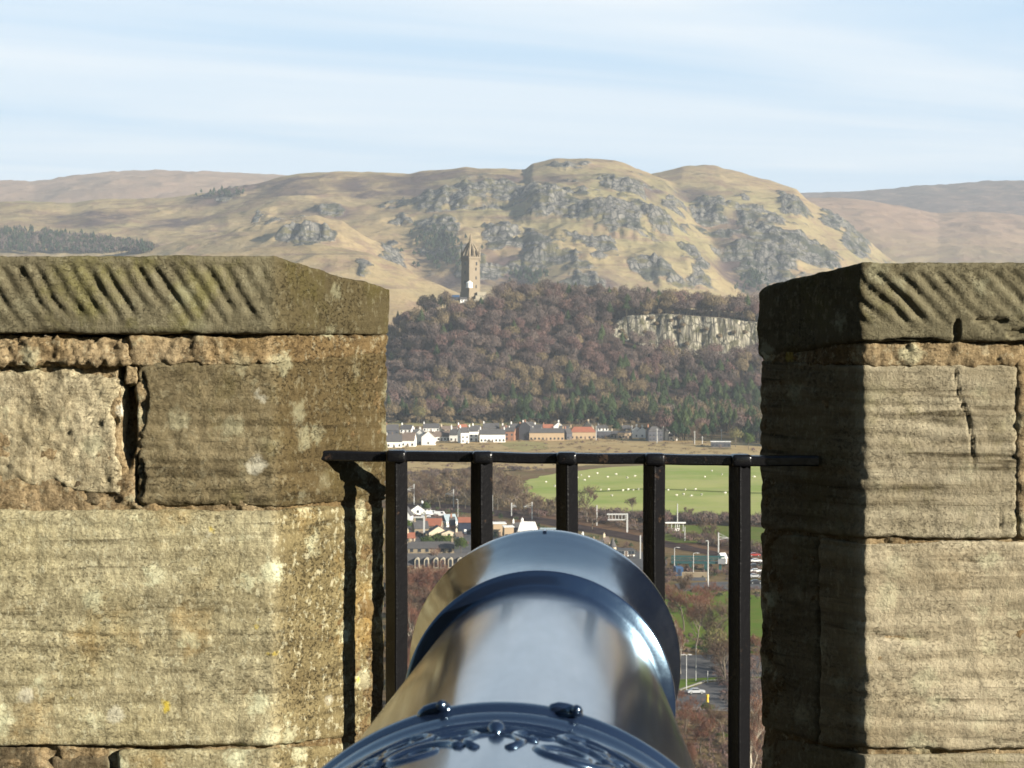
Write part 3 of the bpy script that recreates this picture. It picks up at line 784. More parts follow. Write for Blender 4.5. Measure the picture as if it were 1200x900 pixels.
def tooling(seed, pitch, depth):
    """level chisel bands"""
    def f(w, N):
        ph = w[:, 2] / pitch + 0.5 * fbm(w * np.array([5., 5., 14.]), 3, seed)
        amp = np.clip(0.5 + 0.9 * fbm(w * np.array([4., 4., 9.]), 2, seed + 5), 0, 1.2)
        return depth * amp * (np.abs(np.sin(ph * math.pi)) ** 0.7 - 0.6) * (1 - np.abs(N[:, 2]))
    return f
def add_disp(*fs):
    return lambda w, N: sum(f(w, N) for f in fs)
def cut(cx, cz, rx, rz, depth, seed=0):
    """a hollow broken out of the front face, centred at x, z"""
    def f(w, N):
        e = ((w[:, 0] - cx) / rx) ** 2 + ((w[:, 2] - cz) / rz) ** 2 + 0.5 * fbm(w * 30, 3, seed)
        return -depth * (1 - sstep(0.6, 1.25, e)) * np.clip(-N[:, 1], 0, 1)
    return f
def crackline(pts, width, depth, seed=0):
    """a crack along points given in x, z"""
    pts = np.array(pts)
    def f(w, N):
        best = np.full(len(w), 9.0)
        p = w[:, [0, 2]] + 0.004 * np.stack([fbm(w * 45, 3, seed), fbm(w * 45, 3, seed + 7)], 1)
        for a, b in zip(pts[:-1], pts[1:]):
            d = b - a; s = np.clip(((p - a) @ d) / (d @ d), 0, 1)
            best = np.minimum(best, np.linalg.norm(p - (a + s[:, None] * d), axis=1))
        return -depth * (1 - sstep(0, width, best)) * np.clip(-N[:, 1], 0, 1) ** 2
    return f
def xz(x, y, D=DF):
    p = PD(x, y, D); return (p[0], p[2])

# ---- merlon to the left of the gun
ML = thing("battlement_merlon", "sunlit sandstone merlon with mossy grooved coping, left of the cannon", "battlement", (-0.9, 4.5, -1.7))
def at_parent(o, root):
    """meshes here are written in world coordinates; keep them there under their thing"""
    o.matrix_parent_inverse = Matrix.Translation(-root.location)
    return o
def L_(name, c8, mat, **k): return at_parent(stone(name, c8, mat, ML, **k), ML)
zt0 = PD(300, 302, DF)[2]; zb0 = PD(300, 391, DF)[2]
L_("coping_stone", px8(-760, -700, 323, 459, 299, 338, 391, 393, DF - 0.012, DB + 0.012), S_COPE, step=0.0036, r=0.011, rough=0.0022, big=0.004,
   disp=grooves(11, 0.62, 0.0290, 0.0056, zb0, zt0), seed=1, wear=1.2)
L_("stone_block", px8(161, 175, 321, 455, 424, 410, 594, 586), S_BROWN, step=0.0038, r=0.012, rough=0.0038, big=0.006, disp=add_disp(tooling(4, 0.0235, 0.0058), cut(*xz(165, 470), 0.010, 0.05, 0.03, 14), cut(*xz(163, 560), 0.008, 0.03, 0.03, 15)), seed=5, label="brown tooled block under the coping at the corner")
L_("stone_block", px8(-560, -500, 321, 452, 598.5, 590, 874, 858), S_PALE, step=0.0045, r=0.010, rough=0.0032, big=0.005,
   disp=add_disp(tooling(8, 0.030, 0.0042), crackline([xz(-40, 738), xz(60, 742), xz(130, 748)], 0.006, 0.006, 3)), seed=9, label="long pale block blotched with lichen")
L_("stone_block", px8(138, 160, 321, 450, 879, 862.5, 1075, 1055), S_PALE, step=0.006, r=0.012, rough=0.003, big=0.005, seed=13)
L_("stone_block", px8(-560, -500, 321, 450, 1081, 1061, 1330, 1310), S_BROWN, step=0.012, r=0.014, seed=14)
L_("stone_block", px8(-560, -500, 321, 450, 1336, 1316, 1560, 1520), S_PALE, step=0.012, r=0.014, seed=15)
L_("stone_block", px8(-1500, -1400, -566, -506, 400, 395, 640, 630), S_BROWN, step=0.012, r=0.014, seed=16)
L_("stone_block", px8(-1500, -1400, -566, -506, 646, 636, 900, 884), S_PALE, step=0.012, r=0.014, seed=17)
L_("stone_block", px8(-1500, -1400, -566, -506, 906, 890, 1560, 1520), S_GREY, step=0.016, r=0.014, seed=18)
L_("coping_stone", px8(-1700, -1600, -766, -706, 299, 338, 391, 393, DF - 0.012, DB + 0.012), S_COPE, step=0.008, r=0.012, disp=grooves(17, 0.62, 0.029, 0.0056, zb0, zt0), seed=19)
# rubble and mortar between the squared stones
L_("rubble_stone", px8(-70, 0, 143, 165, 432, 430, 586, 580, DF + 0.006, DB - 0.06), S_RUBBLE, step=0.004, r=0.034, rough=0.007, big=0.016, seed=21, wear=1.6,
   label="rough pale rubble stone beside the dark open joint")
L_("rubble_stone", px8(-330, -300, -78, -30, 428, 425, 590, 584, DF + 0.004, DB - 0.06), S_RUBBLE, step=0.008, r=0.03, rough=0.006, big=0.014, seed=22)
L_("rubble_stone", px8(-566, -520, -338, -310, 428, 425, 590, 584, DF + 0.004, DB - 0.06), S_DARKRUB, step=0.01, r=0.03, rough=0.006, big=0.012, seed=23)
L_("rubble_stone", px8(78, 86, 116, 118, 560, 560, 592, 590, DF + 0.010, DF + 0.08), S_DARKRUB, step=0.0035, r=0.012, rough=0.004, big=0.008, seed=24)
L_("rubble_stone", px8(58, 64, 132, 130, 884, 880, 960, 960, DF + 0.008, DB - 0.06), S_DARKRUB, step=0.005, r=0.02, rough=0.005, big=0.010, seed=25, label="dark rubble stone low in the wall")
L_("rubble_stone", px8(-60, -40, 52, 50, 868, 866, 960, 960, DF + 0.010, DB - 0.06), S_DARKRUB, step=0.006, r=0.024, rough=0.006, big=0.012, seed=26)
L_("rubble_stone", px8(-560, -500, -66, -60, 880, 876, 1075, 1060, DF + 0.008, DB - 0.06), S_RUBBLE, step=0.012, r=0.03, rough=0.006, big=0.012, seed=27)
L_("rubble_stone", px8(-60, -40, 132, 130, 966, 964, 1075, 1060, DF + 0.008, DB - 0.06), S_RUBBLE, step=0.012, r=0.03, rough=0.006, big=0.012, seed=28)
gap = add_disp(cut(*xz(150, 495), 0.013, 0.075, 0.055, 4), cut(*xz(165, 560), 0.012, 0.045, 0.05, 6), cut(*xz(150, 440), 0.016, 0.03, 0.03, 7))
L_("mortar", px8(-560, -500, 318, 449, 392, 398, 1500, 1470, DF + 0.013, DB - 0.008), S_MORTAR, step=0.0048, r=0.006, rough=0.010, big=0.008, disp=gap, seed=31)
L_("mortar", px8(-200, -190, 156, 168, 396, 398, 427, 426, DF - 0.004, DF + 0.10), S_MORTAR, step=0.0036, r=0.010, rough=0.012, big=0.014, seed=33)
L_("mortar", px8(150, 160, 320, 453.5, 394, 394, 428, 414, DF - 0.001, DB - 0.004), S_MORTAR, step=0.0036, r=0.010, rough=0.0075, big=0.006, seed=35)
L_("mortar", px8(146, 150, 162, 166, 428, 428, 452, 452, DF + 0.002, DF + 0.06), S_MORTAR, step=0.0036, r=0.008, rough=0.006, big=0.006, seed=36)

# ---- merlon to the right of the gun : its cheek is in shadow
MR = thing("battlement_merlon", "sandstone merlon with cracked block and shadowed side, right of the cannon", "battlement", (1.0, 4.5, -1.7))
def R_(name, c8, mat, **k): return at_parent(stone(name, c8, mat, MR, **k), MR)
zt1 = PD(1100, 308, DF)[2]; zb1 = PD(1100, 400, DF)[2]
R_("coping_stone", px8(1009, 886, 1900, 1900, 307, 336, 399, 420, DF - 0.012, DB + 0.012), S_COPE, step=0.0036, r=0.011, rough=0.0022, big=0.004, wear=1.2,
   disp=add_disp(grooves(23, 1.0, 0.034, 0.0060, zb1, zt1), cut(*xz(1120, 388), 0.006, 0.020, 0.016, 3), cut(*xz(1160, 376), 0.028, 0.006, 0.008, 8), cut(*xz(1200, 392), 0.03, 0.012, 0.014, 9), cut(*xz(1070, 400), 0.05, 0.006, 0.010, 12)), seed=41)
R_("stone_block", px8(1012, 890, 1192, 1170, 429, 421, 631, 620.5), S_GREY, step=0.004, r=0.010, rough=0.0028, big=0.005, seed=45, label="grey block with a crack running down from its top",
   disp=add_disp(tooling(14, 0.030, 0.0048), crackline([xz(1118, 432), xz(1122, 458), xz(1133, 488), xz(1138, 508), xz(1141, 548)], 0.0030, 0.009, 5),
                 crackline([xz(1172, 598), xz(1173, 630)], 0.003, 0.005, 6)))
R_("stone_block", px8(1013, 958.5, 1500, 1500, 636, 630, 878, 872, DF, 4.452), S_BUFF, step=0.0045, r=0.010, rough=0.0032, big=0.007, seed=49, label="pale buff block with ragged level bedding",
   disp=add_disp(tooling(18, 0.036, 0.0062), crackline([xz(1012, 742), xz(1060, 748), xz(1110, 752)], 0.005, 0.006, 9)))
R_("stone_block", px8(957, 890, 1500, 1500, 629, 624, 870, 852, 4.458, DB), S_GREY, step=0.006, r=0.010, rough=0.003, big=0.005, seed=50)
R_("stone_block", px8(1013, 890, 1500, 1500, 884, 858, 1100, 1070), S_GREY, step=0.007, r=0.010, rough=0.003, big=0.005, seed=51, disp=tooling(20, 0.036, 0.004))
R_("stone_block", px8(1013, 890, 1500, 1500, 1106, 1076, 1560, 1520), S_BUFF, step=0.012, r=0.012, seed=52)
R_("rubble_stone", px8(1206, 1200, 1330, 1330, 440, 440, 622, 620, DF + 0.004, DB - 0.06), S_RUBBLE, step=0.007, r=0.03, rough=0.006, big=0.012, seed=53)
R_("rubble_stone", px8(1338, 1334, 1500, 1500, 436, 436, 626, 622, DF + 0.004, DB - 0.06), S_DARKRUB, step=0.01, r=0.03, rough=0.006, big=0.012, seed=54)
R_("stone_block", px8(1506, 1506, 2300, 2300, 430, 430, 880, 870), S_GREY, step=0.014, r=0.014, seed=55)
R_("stone_block", px8(1506, 1506, 2300, 2300, 886, 876, 1560, 1520), S_BUFF, step=0.014, r=0.014, seed=56)
R_("coping_stone", px8(1906, 1906, 2500, 2500, 307, 336, 399, 420, DF - 0.012, DB + 0.012), S_COPE, step=0.008, r=0.012, disp=grooves(27, 1.0, 0.034, 0.0060, zb1, zt1), seed=57)
R_("mortar", px8(1016, 893, 1500, 1500, 400, 418, 1500, 1470, DF + 0.012, DB - 0.008), S_MORTAR, step=0.0055, r=0.006, rough=0.009, big=0.006, seed=58)
R_("mortar", px8(1012.5, 892, 1500, 1500, 401, 412, 428.5, 426, DF + 0.001, DB - 0.006), S_MORTAR, step=0.0036, r=0.008, rough=0.0085, big=0.008, seed=59)
R_("mortar", px8(1191, 1188, 1207, 1203, 420, 420, 634, 632, DF + 0.001, DF + 0.07), S_MORTAR, step=0.0038, r=0.008, rough=0.007, big=0.006, seed=60)

# ---- sill of the embrasure and the paved gun platform behind the wall (below the picture)
SX0, SX1 = PD(320, 600, DF)[0] + 0.0, PD(1010, 600, DF)[0]
sill_z = -1.02
P0 = thing("parapet_wall", "low stone sill wall under the iron railing", "wall", (0.1, 4.5, -1.7))
o = stone("sill_stone", [(SX0 - .02, DF + .02, sill_z - .2), (SX1 + .02, DF + .02, sill_z - .2), (SX1 - .1, DB, sill_z - .25), (SX0 + .14, DB, sill_z - .25),
                         (SX0 - .02, DF + .02, sill_z), (SX1 + .02, DF + .02, sill_z), (SX1 - .1, DB, sill_z - .05), (SX0 + .14, DB, sill_z - .05)], S_GREY, P0, step=0.012, r=0.012, seed=71)
at_parent(o, P0)
o = stone("wall_block", [(SX0 - .02, DF + .03, -1.75), (SX1 + .02, DF + .03, -1.75), (SX1, DB, -1.75), (SX0, DB, -1.75),
                         (SX0 - .02, DF + .03, sill_z - .21), (SX1 + .02, DF + .03, sill_z - .21), (SX1, DB, sill_z - .26), (SX0, DB, sill_z - .26)], S_BROWN, P0, step=0.016, r=0.012, seed=72)
at_parent(o, P0)
t = NT("paving_stone"); Pp = t.pos()
br = t.n("ShaderNodeTexBrick"); t.l(t.map(Pp, (1, 1, 1)), br.inputs["Vector"])
br.inputs["Scale"].default_value = 1.4; br.inputs["Mortar Size"].default_value = 0.012
br.inputs["Color1"].default_value = (0.095, 0.088, 0.075, 1); br.inputs["Color2"].default_value = (0.125, 0.115, 0.095, 1); br.inputs["Mortar"].default_value = (0.05, 0.045, 0.035, 1)
nn = t.noise(Pp, 9.0, 6, 0.65)
cc = t.mix(t.math('MULTIPLY', nn, 0.6), br.outputs["Color"], (0.07, 0.062, 0.045))
t.bump(t.math('ADD', nn, t.math('MULTIPLY', br.outputs["Fac"], -0.6)), 0.02, 0.6)
M_PAVING = t.fin(cc, 0.9)
mb = MB(); mb.box(0, -5.15, -2.05, 44, 19.0, 0.7); tag(mb.build("gun_platform_floor", M_PAVING), kind="structure")
S_OUT = stone_mat("outer_castle_masonry", (0.13, 0.11, 0.08), (0.17, 0.145, 0.10), (0.07, 0.055, 0.035), lichen=0.1, layer=0.3)
mb = MB(); mb.box(0, -4.9, -8.4, 44, 18.98, 11.98); tag(mb.build("castle_wall", S_OUT), "tall masonry castle wall below the gun platform", "wall")
tag(MB().box(8.2, -3.0, -0.0, 0.6, 22, 3.5, 0, 0.03).build("floor_shading_wall", S_OUT), "unseen masonry wall added to shade the gun platform floor", "wall")  # out of view; added to keep sun off the platform floor
# unseen castle range added behind the gun to take half the sky
cb = thing("sky_blocking_range", "tall grey castle range added behind the gun platform to block sky", "castle", (-14.0, -10.5, -1.7))
m_ = MB(); m_.box(-1.0, 0, 6.5, 32, 7.0, 13.0, 0, 0.05); m_.build("wall", S_OUT, cb)
m_ = MB(); m_.add([(-17.4, -3.9, 13.0), (15.4, -3.9, 13.0), (15.4, 3.9, 13.0), (-17.4, 3.9, 13.0), (-17.4, 0, 17.5), (15.4, 0, 17.5)], [(0, 1, 5, 4), (2, 3, 4, 5), (1, 2, 5), (3, 0, 4), (3, 2, 1, 0)])
m_.build("roof", plain("slate", (0.06, 0.062, 0.07), 0.7), cb)
for k_ in range(6):
    m_ = MB(); m_.box(-14 + k_ * 5.0, 3.46, 5.0, 1.4, 0.16, 2.6, 0, 0.02); w_ = m_.build("window", plain("castle_window_glass", (0.02, 0.025, 0.03), 0.15, 0.5), cb)
    m_ = MB()
    for q_ in (-0.35, 0.35): m_.box(-14 + k_ * 5.0 + q_, 3.56, 5.0, 0.06, 0.05, 2.6)
    m_.box(-14 + k_ * 5.0, 3.57, 5.0, 1.4, 0.05, 0.06); m_.build("frame", plain("white_frame", (0.7, 0.7, 0.68), 0.5), w_)

# ------------------------------------------------------------------ iron railing across the embrasure
t = NT("black_railing_paint"); Po = t.obj()
n1 = t.noise(Po, 60.0, 4, 0.6); n2 = t.noise(Po, 300.0, 3, 0.6)
rust = t.ramp(t.noise(Po, 34.0, 5, 0.7), 0.63, 0.70)
t.bump(t.math('ADD', n1, t.math('MULTIPLY', n2, 0.3)), 0.0016, 0.6)
M_RAIL = t.fin(t.mix(rust, (0.006, 0.006, 0.007), (0.04, 0.026, 0.018)), 0.26, 0, 0.38)
RD = 4.462
rail = thing("iron_railing", "black iron railing with square bars across the embrasure", "railing", PD(665, 900, RD))
r0 = np.array(rail.location)
pl, pr = PD(372, 533.5, RD + 0.012), PD(958, 540.5, RD + 0.004)
def loc(p): return np.array(p) - r0
m = MB()
# rounded flat rail, its top a little wavy with paint
sec = [(-.016, -.0085), (.016, -.0085), (.0185, -.006), (.0185, .006), (.016, .0092), (0, .0100), (-.016, .0092), (-.0185, .006), (-.0185, -.006)]
V = []; Fc = []; NS = 44
for i in range(NS + 1):
    s = i / NS; p = pl + (pr - pl) * s
    sag = -0.0006 * math.sin(s * 17) + 0.0004 * math.sin(s * 41)
    for (a, b) in sec: V.append(loc(p + np.array([0, a, b + sag])))
k = len(sec)
for i in range(NS):
    for j in range(k): Fc.append((i * k + j, (i + 1) * k + j, (i + 1) * k + (j + 1) % k, i * k + (j + 1) % k))
Fc.append(tuple(range(k))); Fc.append(tuple(reversed([NS * k + j for j in range(k)])))
m.add(V, Fc); m.build("top_rail", M_RAIL, rail)
for bx, wob in ((464.5, .0), (564.5, .01), (664.5, -.006), (766.5, .004), (867.0, .012)):
    s = (bx - 372) / (958 - 372)
    yt = 533.5 + s * 7.0
    m = MB(); pts = []; 
    top = PD(bx, yt, RD); Xb = top[0]
    n_ = 26
    for i in range(n_ + 1):
        z = top[2] - 0.006 + (sill_z - 0.03 - top[2]) * i / n_
        pts.append(loc((Xb + 0.0003 * math.sin(i * 0.9 + wob * 300), RD, z)))
    m.tube(pts, 0.0205, 4, ph=wob * 3)
    b = m.build("bar", M_RAIL, rail)
    bv = b.modifiers.new("edge", 'BEVEL'); bv.width = 0.003; bv.segments = 2; bv.limit_method = 'ANGLE'
    w = MB(); c0 = loc((Xb, RD - 0.004, top[2] + 0.0004))
    w.box(c0[0] + wob * .1, c0[1], c0[2], 0.036, 0.043, 0.0215, wob * 6)
    wo = w.build("weld", M_RAIL, b, smooth=True)
    bv = wo.modifiers.new("round", 'BEVEL'); bv.width = 0.0065; bv.segments = 4; bv.harden_normals = False

# ------------------------------------------------------------------ the gun
t = NT("glossy_black_gun_paint"); Po = t.obj()
g1 = t.noise(t.map(Po, (1, 1, 1)), 16.0, 5, 0.6); g2 = t.noise(t.map(Po, (30, 2.0, 30)), 1.0, 4, 0.6); g3 = t.noise(Po, 190.0, 3, 0.6)
t.bump(t.math('ADD', t.math('MULTIPLY', g1, 0.9), t.math('ADD', t.math('MULTIPLY', g2, 0.05), t.math('MULTIPLY', g3, 0.10))), 0.0016, 0.28)
chip = t.ramp(t.noise(Po, 48.0, 6, 0.7), 0.69, 0.74)
M_GUN = t.fin(t.mix(t.math('MULTIPLY', chip, 0.7), t.mix(g1, (0.006, 0.011, 0.026), (0.009, 0.015, 0.034)), (0.055, 0.045, 0.036)), 0.20, 0.0, 1.0)
t.b.inputs["IOR"].default_value = 1.65
t.b.inputs["Specular Tint"].default_value = (0.50, 0.76, 1.0, 1); t.b.inputs["Coat Weight"].default_value = 0.65; t.b.inputs["Coat Roughness"].default_value = 0.10; t.b.inputs["Coat IOR"].default_value = 1.6
t.l(t.math('ADD', t.math('MULTIPLY', t.noise(t.map(Po, (26, 3.0, 26)), 1.0, 5, 0.65), 0.22), 0.10), t.b.inputs["Roughness"])
muz = np.array([0.052, 4.02, -0.5770]); brc = np.array([-0.0105, 2.25, -0.6090])
axis = (muz - brc) / np.linalg.norm(muz - brc)
GK = 0.90                                        # the muzzle stops short of the wall, so the gun's shadow falls clear of the merlon in view
gun = thing("cannon", "glossy black cannon barrel pointing out through the embrasure", "cannon", brc * GK)
gun.scale = (GK, GK, GK)
gun.rotation_euler = Vector(axis).to_track_quat('Y', 'Z').to_euler()
# local frame : y along the barrel towards the muzzle, z up; profile of (y, radius)
LM = float(np.linalg.norm(muz - brc))
def lathe_y(prof, n=160):
    V, Fc = [], []
    for y, r in prof:
        for k in range(n):
            a = 2 * math.pi * k / n
            V.append((r * math.sin(a), y, r * math.cos(a)))
    for i in range(len(prof) - 1):
        for k in range(n):
            Fc.append((i * n + k, i * n + (k + 1) % n, (i + 1) * n + (k + 1) % n, (i + 1) * n + k))
    return V, Fc
def smooth_prof(pts, n=10):
    """Catmull-Rom through profile points"""
    o = []
    P_ = [np.array(p, float) for p in pts]
    for i in range(len(P_) - 1):
        a, b, c, d = P_[max(i - 1, 0)], P_[i], P_[i + 1], P_[min(i + 2, len(P_) - 1)]
        for k in range(n):
            s = k / n
            o.append(0.5 * ((2 * b) + (-a + c) * s + (2 * a - 5 * b + 4 * c - d) * s * s + (-a + 3 * b - 3 * c + d) * s ** 3))
    o.append(P_[-1]); return [tuple(x) for x in o]
R_NECK = 0.1745
chase = [(0.05 + (LM - 0.435) * k_ / 8, 0.2315 + (R_NECK - 0.2315) * k_ / 8) for k_ in range(9)]
prof = smooth_prof(chase, 8)
m = MB(); m.add(*lathe_y(prof)); m.build("barrel", M_GUN, gun, smooth=True)
# astragal, then the swelling of the muzzle, its lip and the bore
y0 = LM - 0.385
mp = [(y0, R_NECK - 0.0030), (y0 + 0.002, R_NECK - 0.0010), (y0 + 0.005, R_NECK + 0.0060), (y0 + 0.009, R_NECK + 0.0140), (y0 + 0.0120, R_NECK + 0.0190), (y0 + 0.0132, R_NECK + 0.0204), (y0 + 0.0155, R_NECK + 0.0211), (y0 + 0.026, R_NECK + 0.0209),
      (y0 + 0.030, R_NECK + 0.0190), (y0 + 0.035, R_NECK + 0.0150), (y0 + 0.042, R_NECK + 0.0125), (y0 + 0.052, R_NECK + 0.0118)]
mp += smooth_prof([(y0 + 0.065, R_NECK + 0.0120), (y0 + 0.14, R_NECK + 0.0152), (y0 + 0.21, R_NECK + 0.0205), (y0 + 0.28, R_NECK + 0.0278), (y0 + 0.34, R_NECK + 0.0352), (LM - 0.005, R_NECK + 0.0392), (LM + 0.03, R_NECK + 0.0360), (LM + 0.05, R_NECK + 0.026)], 7)
mp += [(LM + 0.058, R_NECK + 0.010), (LM + 0.060, R_NECK - 0.02), (LM + 0.062, 0.085), (LM + 0.058, 0.074), (LM + 0.04, 0.070), (LM - 0.5, 0.070), (LM - 0.52, 0.03), (LM - 0.52, 0.001)]
m = MB(); m.add(*lathe_y(mp)); m.build("muzzle", M_GUN, gun, smooth=True)
# notch of the dispart sight on the swell
m = MB(); m.box(0, LM - 0.01, R_NECK + 0.0385, 0.006, 0.03, 0.004, 0, 0.001); m.build("sight", M_GUN, gun)
# second reinforce with its rings, breech, cascabel
rp = [(0.052, 0.2305), (0.050, 0.2400), (0.044, 0.2465), (0.034, 0.2480), (0.024, 0.2465), (0.018, 0.2420), (0.012, 0.2412), (0.006, 0.2440), (-0.004, 0.2450), (-0.012, 0.2425), (-0.02, 0.2405)]
rp += smooth_prof([(-0.03, 0.2400), (-0.3, 0.2500), (-0.6, 0.2600)], 8)
rp += [(-0.61, 0.268), (-0.64, 0.270), (-0.66, 0.264)] + smooth_prof([(-0.67, 0.262), (-1.0, 0.272), (-1.30, 0.282)], 6)
rp += [(-1.31, 0.296), (-1.35, 0.300), (-1.39, 0.296), (-1.40, 0.28)] + smooth_prof([(-1.41, 0.25), (-1.46, 0.18), (-1.50, 0.09), (-1.53, 0.055), (-1.56, 0.06), (-1.60, 0.078), (-1.64, 0.06), (-1.665, 0.002)], 6)
m = MB(); m.add(*[(v, f) for v, f in [lathe_y(rp)]][0]); m.build("reinforce", M_GUN, gun, smooth=True)
def on_gun(a, y, lift=0.0):
    """point at angle a from the top (radians, + right), y along, on the reinforce surface"""
    r = 0.2405 + max(0, -y - 0.02) * 0.037 + lift
    return (r * math.sin(a), y, r * math.cos(a))
# two small lugs on the ring
for a in (-0.245, 0.235):
    m = MB(); r_ = 0.2455
    prof_ = [(-0.066, -0.006, 0.002), (-0.060, -0.001, 0.0065), (-0.048, 0.0020, 0.0088), (-0.030, 0.0034, 0.0096), (0, 0.0038, 0.0098), (0.030, 0.0034, 0.0096), (0.048, 0.0020, 0.0088), (0.060, -0.001, 0.0065), (0.066, -0.006, 0.002)]
    prof_ = [(d * .88, h - .0022, q * .80) for d, h, q in prof_]
    m.tube([(math.sin(a + d) * (r_ + h), 0.030, math.cos(a + d) * (r_ + h)) for d, h, q in prof_], [q for d, h, q in prof_], 20)
    o = m.build("lug", M_GUN, gun, smooth=True)
    k_ = MB(); k_.tube([(math.sin(a + .035) * (r_ + .006), 0.021, math.cos(a + .035) * (r_ + .006)), (math.sin(a + .035) * (r_ + .009), 0.012, math.cos(a + .035) * (r_ + .009))], [0.006, 0.004], 8)
    k_.build("pin", M_GUN, o, smooth=True)
# the cast cypher : a crowned cartouche between scrolls, standing proud of the metal
m = MB()
def scroll(pts, r0_, r1_=None, lift=-0.0032):
    n_ = len(pts); m.tube([on_gun(a, y, lift) for a, y in pts], [r0_ + ((r1_ if r1_ is not None else r0_) - r0_) * i / (n_ - 1) for i in range(n_)], 8)
def spiral(a0, y0_, R, turns, sgn, start, r_):
    pts = []
    for i in range(30):
        s = i / 29; th = start + sgn * s * turns * 2 * math.pi; q = R * (1 - 0.82 * s)
        pts.append((a0 + q * math.cos(th) / 0.245, y0_ + q * math.sin(th)))
    scroll(pts, r_, r_ * 0.6)
# two arched garlands over the cartouche
for R, r_, yb in ((0.150, 0.0062, -0.135), (0.128, 0.0045, -0.135), (0.098, 0.0055, -0.135)):
    scroll([(R * math.sin(th) / 0.245, yb + R * 0.66 * math.cos(th)) for th in np.linspace(-1.45, 1.45, 32)], r_)
for sg in (-1, 1):
    spiral(sg * 0.33, -0.080, 0.030, 1.4, sg, math.pi / 2, 0.0062)
    spiral(sg * 0.15, -0.088, 0.024, 1.3, -sg, -math.pi / 2, 0.0055)
    spiral(sg * 0.48, -0.120, 0.026, 1.3, sg, math.pi / 2, 0.0055)
    spiral(sg * 0.26, -0.150, 0.036, 1.5, -sg, 0, 0.0065)
    scroll([(sg * 0.02, -0.070), (sg * 0.07, -0.062), (sg * 0.13, -0.066), (sg * 0.20, -0.078), (sg * 0.26, -0.100), (sg * 0.30, -0.13)], 0.0060, 0.0030)
    scroll([(sg * 0.06, -0.16), (sg * 0.10, -0.125), (sg * 0.06, -0.10), (0, -0.094)], 0.006, 0.004)
    scroll([(sg * 0.36, -0.16), (sg * 0.42, -0.14), (sg * 0.50, -0.16), (sg * 0.55, -0.19)], 0.006, 0.003)
m.tube([on_gun(0, -0.066, -0.003), on_gun(0, -0.072, 0.001), on_gun(0, -0.082, 0.001), on_gun(0, -0.092, -0.003)], [0.003, 0.008, 0.008, 0.003], 10)
m.build("cast_crest", M_GUN, gun, smooth=True)
for sg in (-1, 1):
    m = MB(); m.tube([(sg * 0.2, -0.25, -0.06), (sg * 0.40, -0.25, -0.06)], 0.075, 24); m.build("trunnion", M_GUN, gun, smooth=True)
# carriage under the gun (below the picture)
M_OAK = plain("dark_carriage_paint", (0.030, 0.028, 0.027), 0.5, 0.4)
car = thing("gun_carriage", "dark wooden gun carriage on four small wheels under the cannon", "gun carriage", (-0.03, 1.75, -1.7))
for sg in (-1, 1):
    m = MB(); V = [(-0.95, 0.16), (0.75, 0.16), (0.75, 0.62), (0.66, 0.74), (0.30, 0.74), (0.1, 0.62), (-0.35, 0.56), (-0.38, 0.45), (-0.95, 0.38)]
    n_ = len(V); xx = sg * 0.34
    m.add([(xx - .05, y, z + .15) for y, z in V] + [(xx + .05, y, z + .15) for y, z in V], [tuple(range(n_)), tuple(reversed(range(n_, 2 * n_)))] + [(k_, n_ + k_, n_ + (k_ + 1) % n_, (k_ + 1) % n_) for k_ in range(n_)])
    m.build("side_cheek", M_OAK, car)
for yy in (-0.7, 0.5):
    m = MB(); m.tube([(-0.55, yy, 0.19), (0.55, yy, 0.19)], 0.06, 12); ax = m.build("axle", M_OAK, car)
    for sg in (-1, 1):
        m = MB(); m.tube([(sg * 0.42, yy, 0.19), (sg * 0.53, yy, 0.19)], 0.19, 28); m.build("wheel", M_OAK, car)
# ------------------------------------------------------------------ far landmarks, village, trees
def twig_mat(name, a, b, per_object=True, rough=1.0):
    t = NT(name)
    r = t.rand() if per_object else t.attr("tint")
    n = t.noise(t.pos(), 0.35, 3, 0.6)
    c = t.mix(r, a, b)
    c = t.mix(t.math('MULTIPLY', n, 0.5), c, tuple(x * 0.55 for x in a))
    return t.fin(c, rough, 0, 0.0)
M_BARE = twig_mat("bare_twigs", (0.120, 0.078, 0.056), (0.185, 0.130, 0.088))
M_BARERED = twig_mat("red_brown_twigs", (0.170, 0.075, 0.052), (0.225, 0.120, 0.075))
M_BARK = twig_mat("bark", (0.115, 0.095, 0.070), (0.190, 0.160, 0.120))
M_PALEBARK = twig_mat("pale_birch_bark", (0.46, 0.40, 0.31), (0.56, 0.50, 0.40))
M_CONIFER = twig_mat("conifer_needles", (0.026, 0.050, 0.026), (0.050, 0.082, 0.034))
M_EVERG = twig_mat("evergreen_leaves", (0.055, 0.085, 0.022), (0.090, 0.120, 0.030))
M_OLIVE = twig_mat("pale_olive_crown", (0.165, 0.150, 0.060), (0.200, 0.180, 0.085))

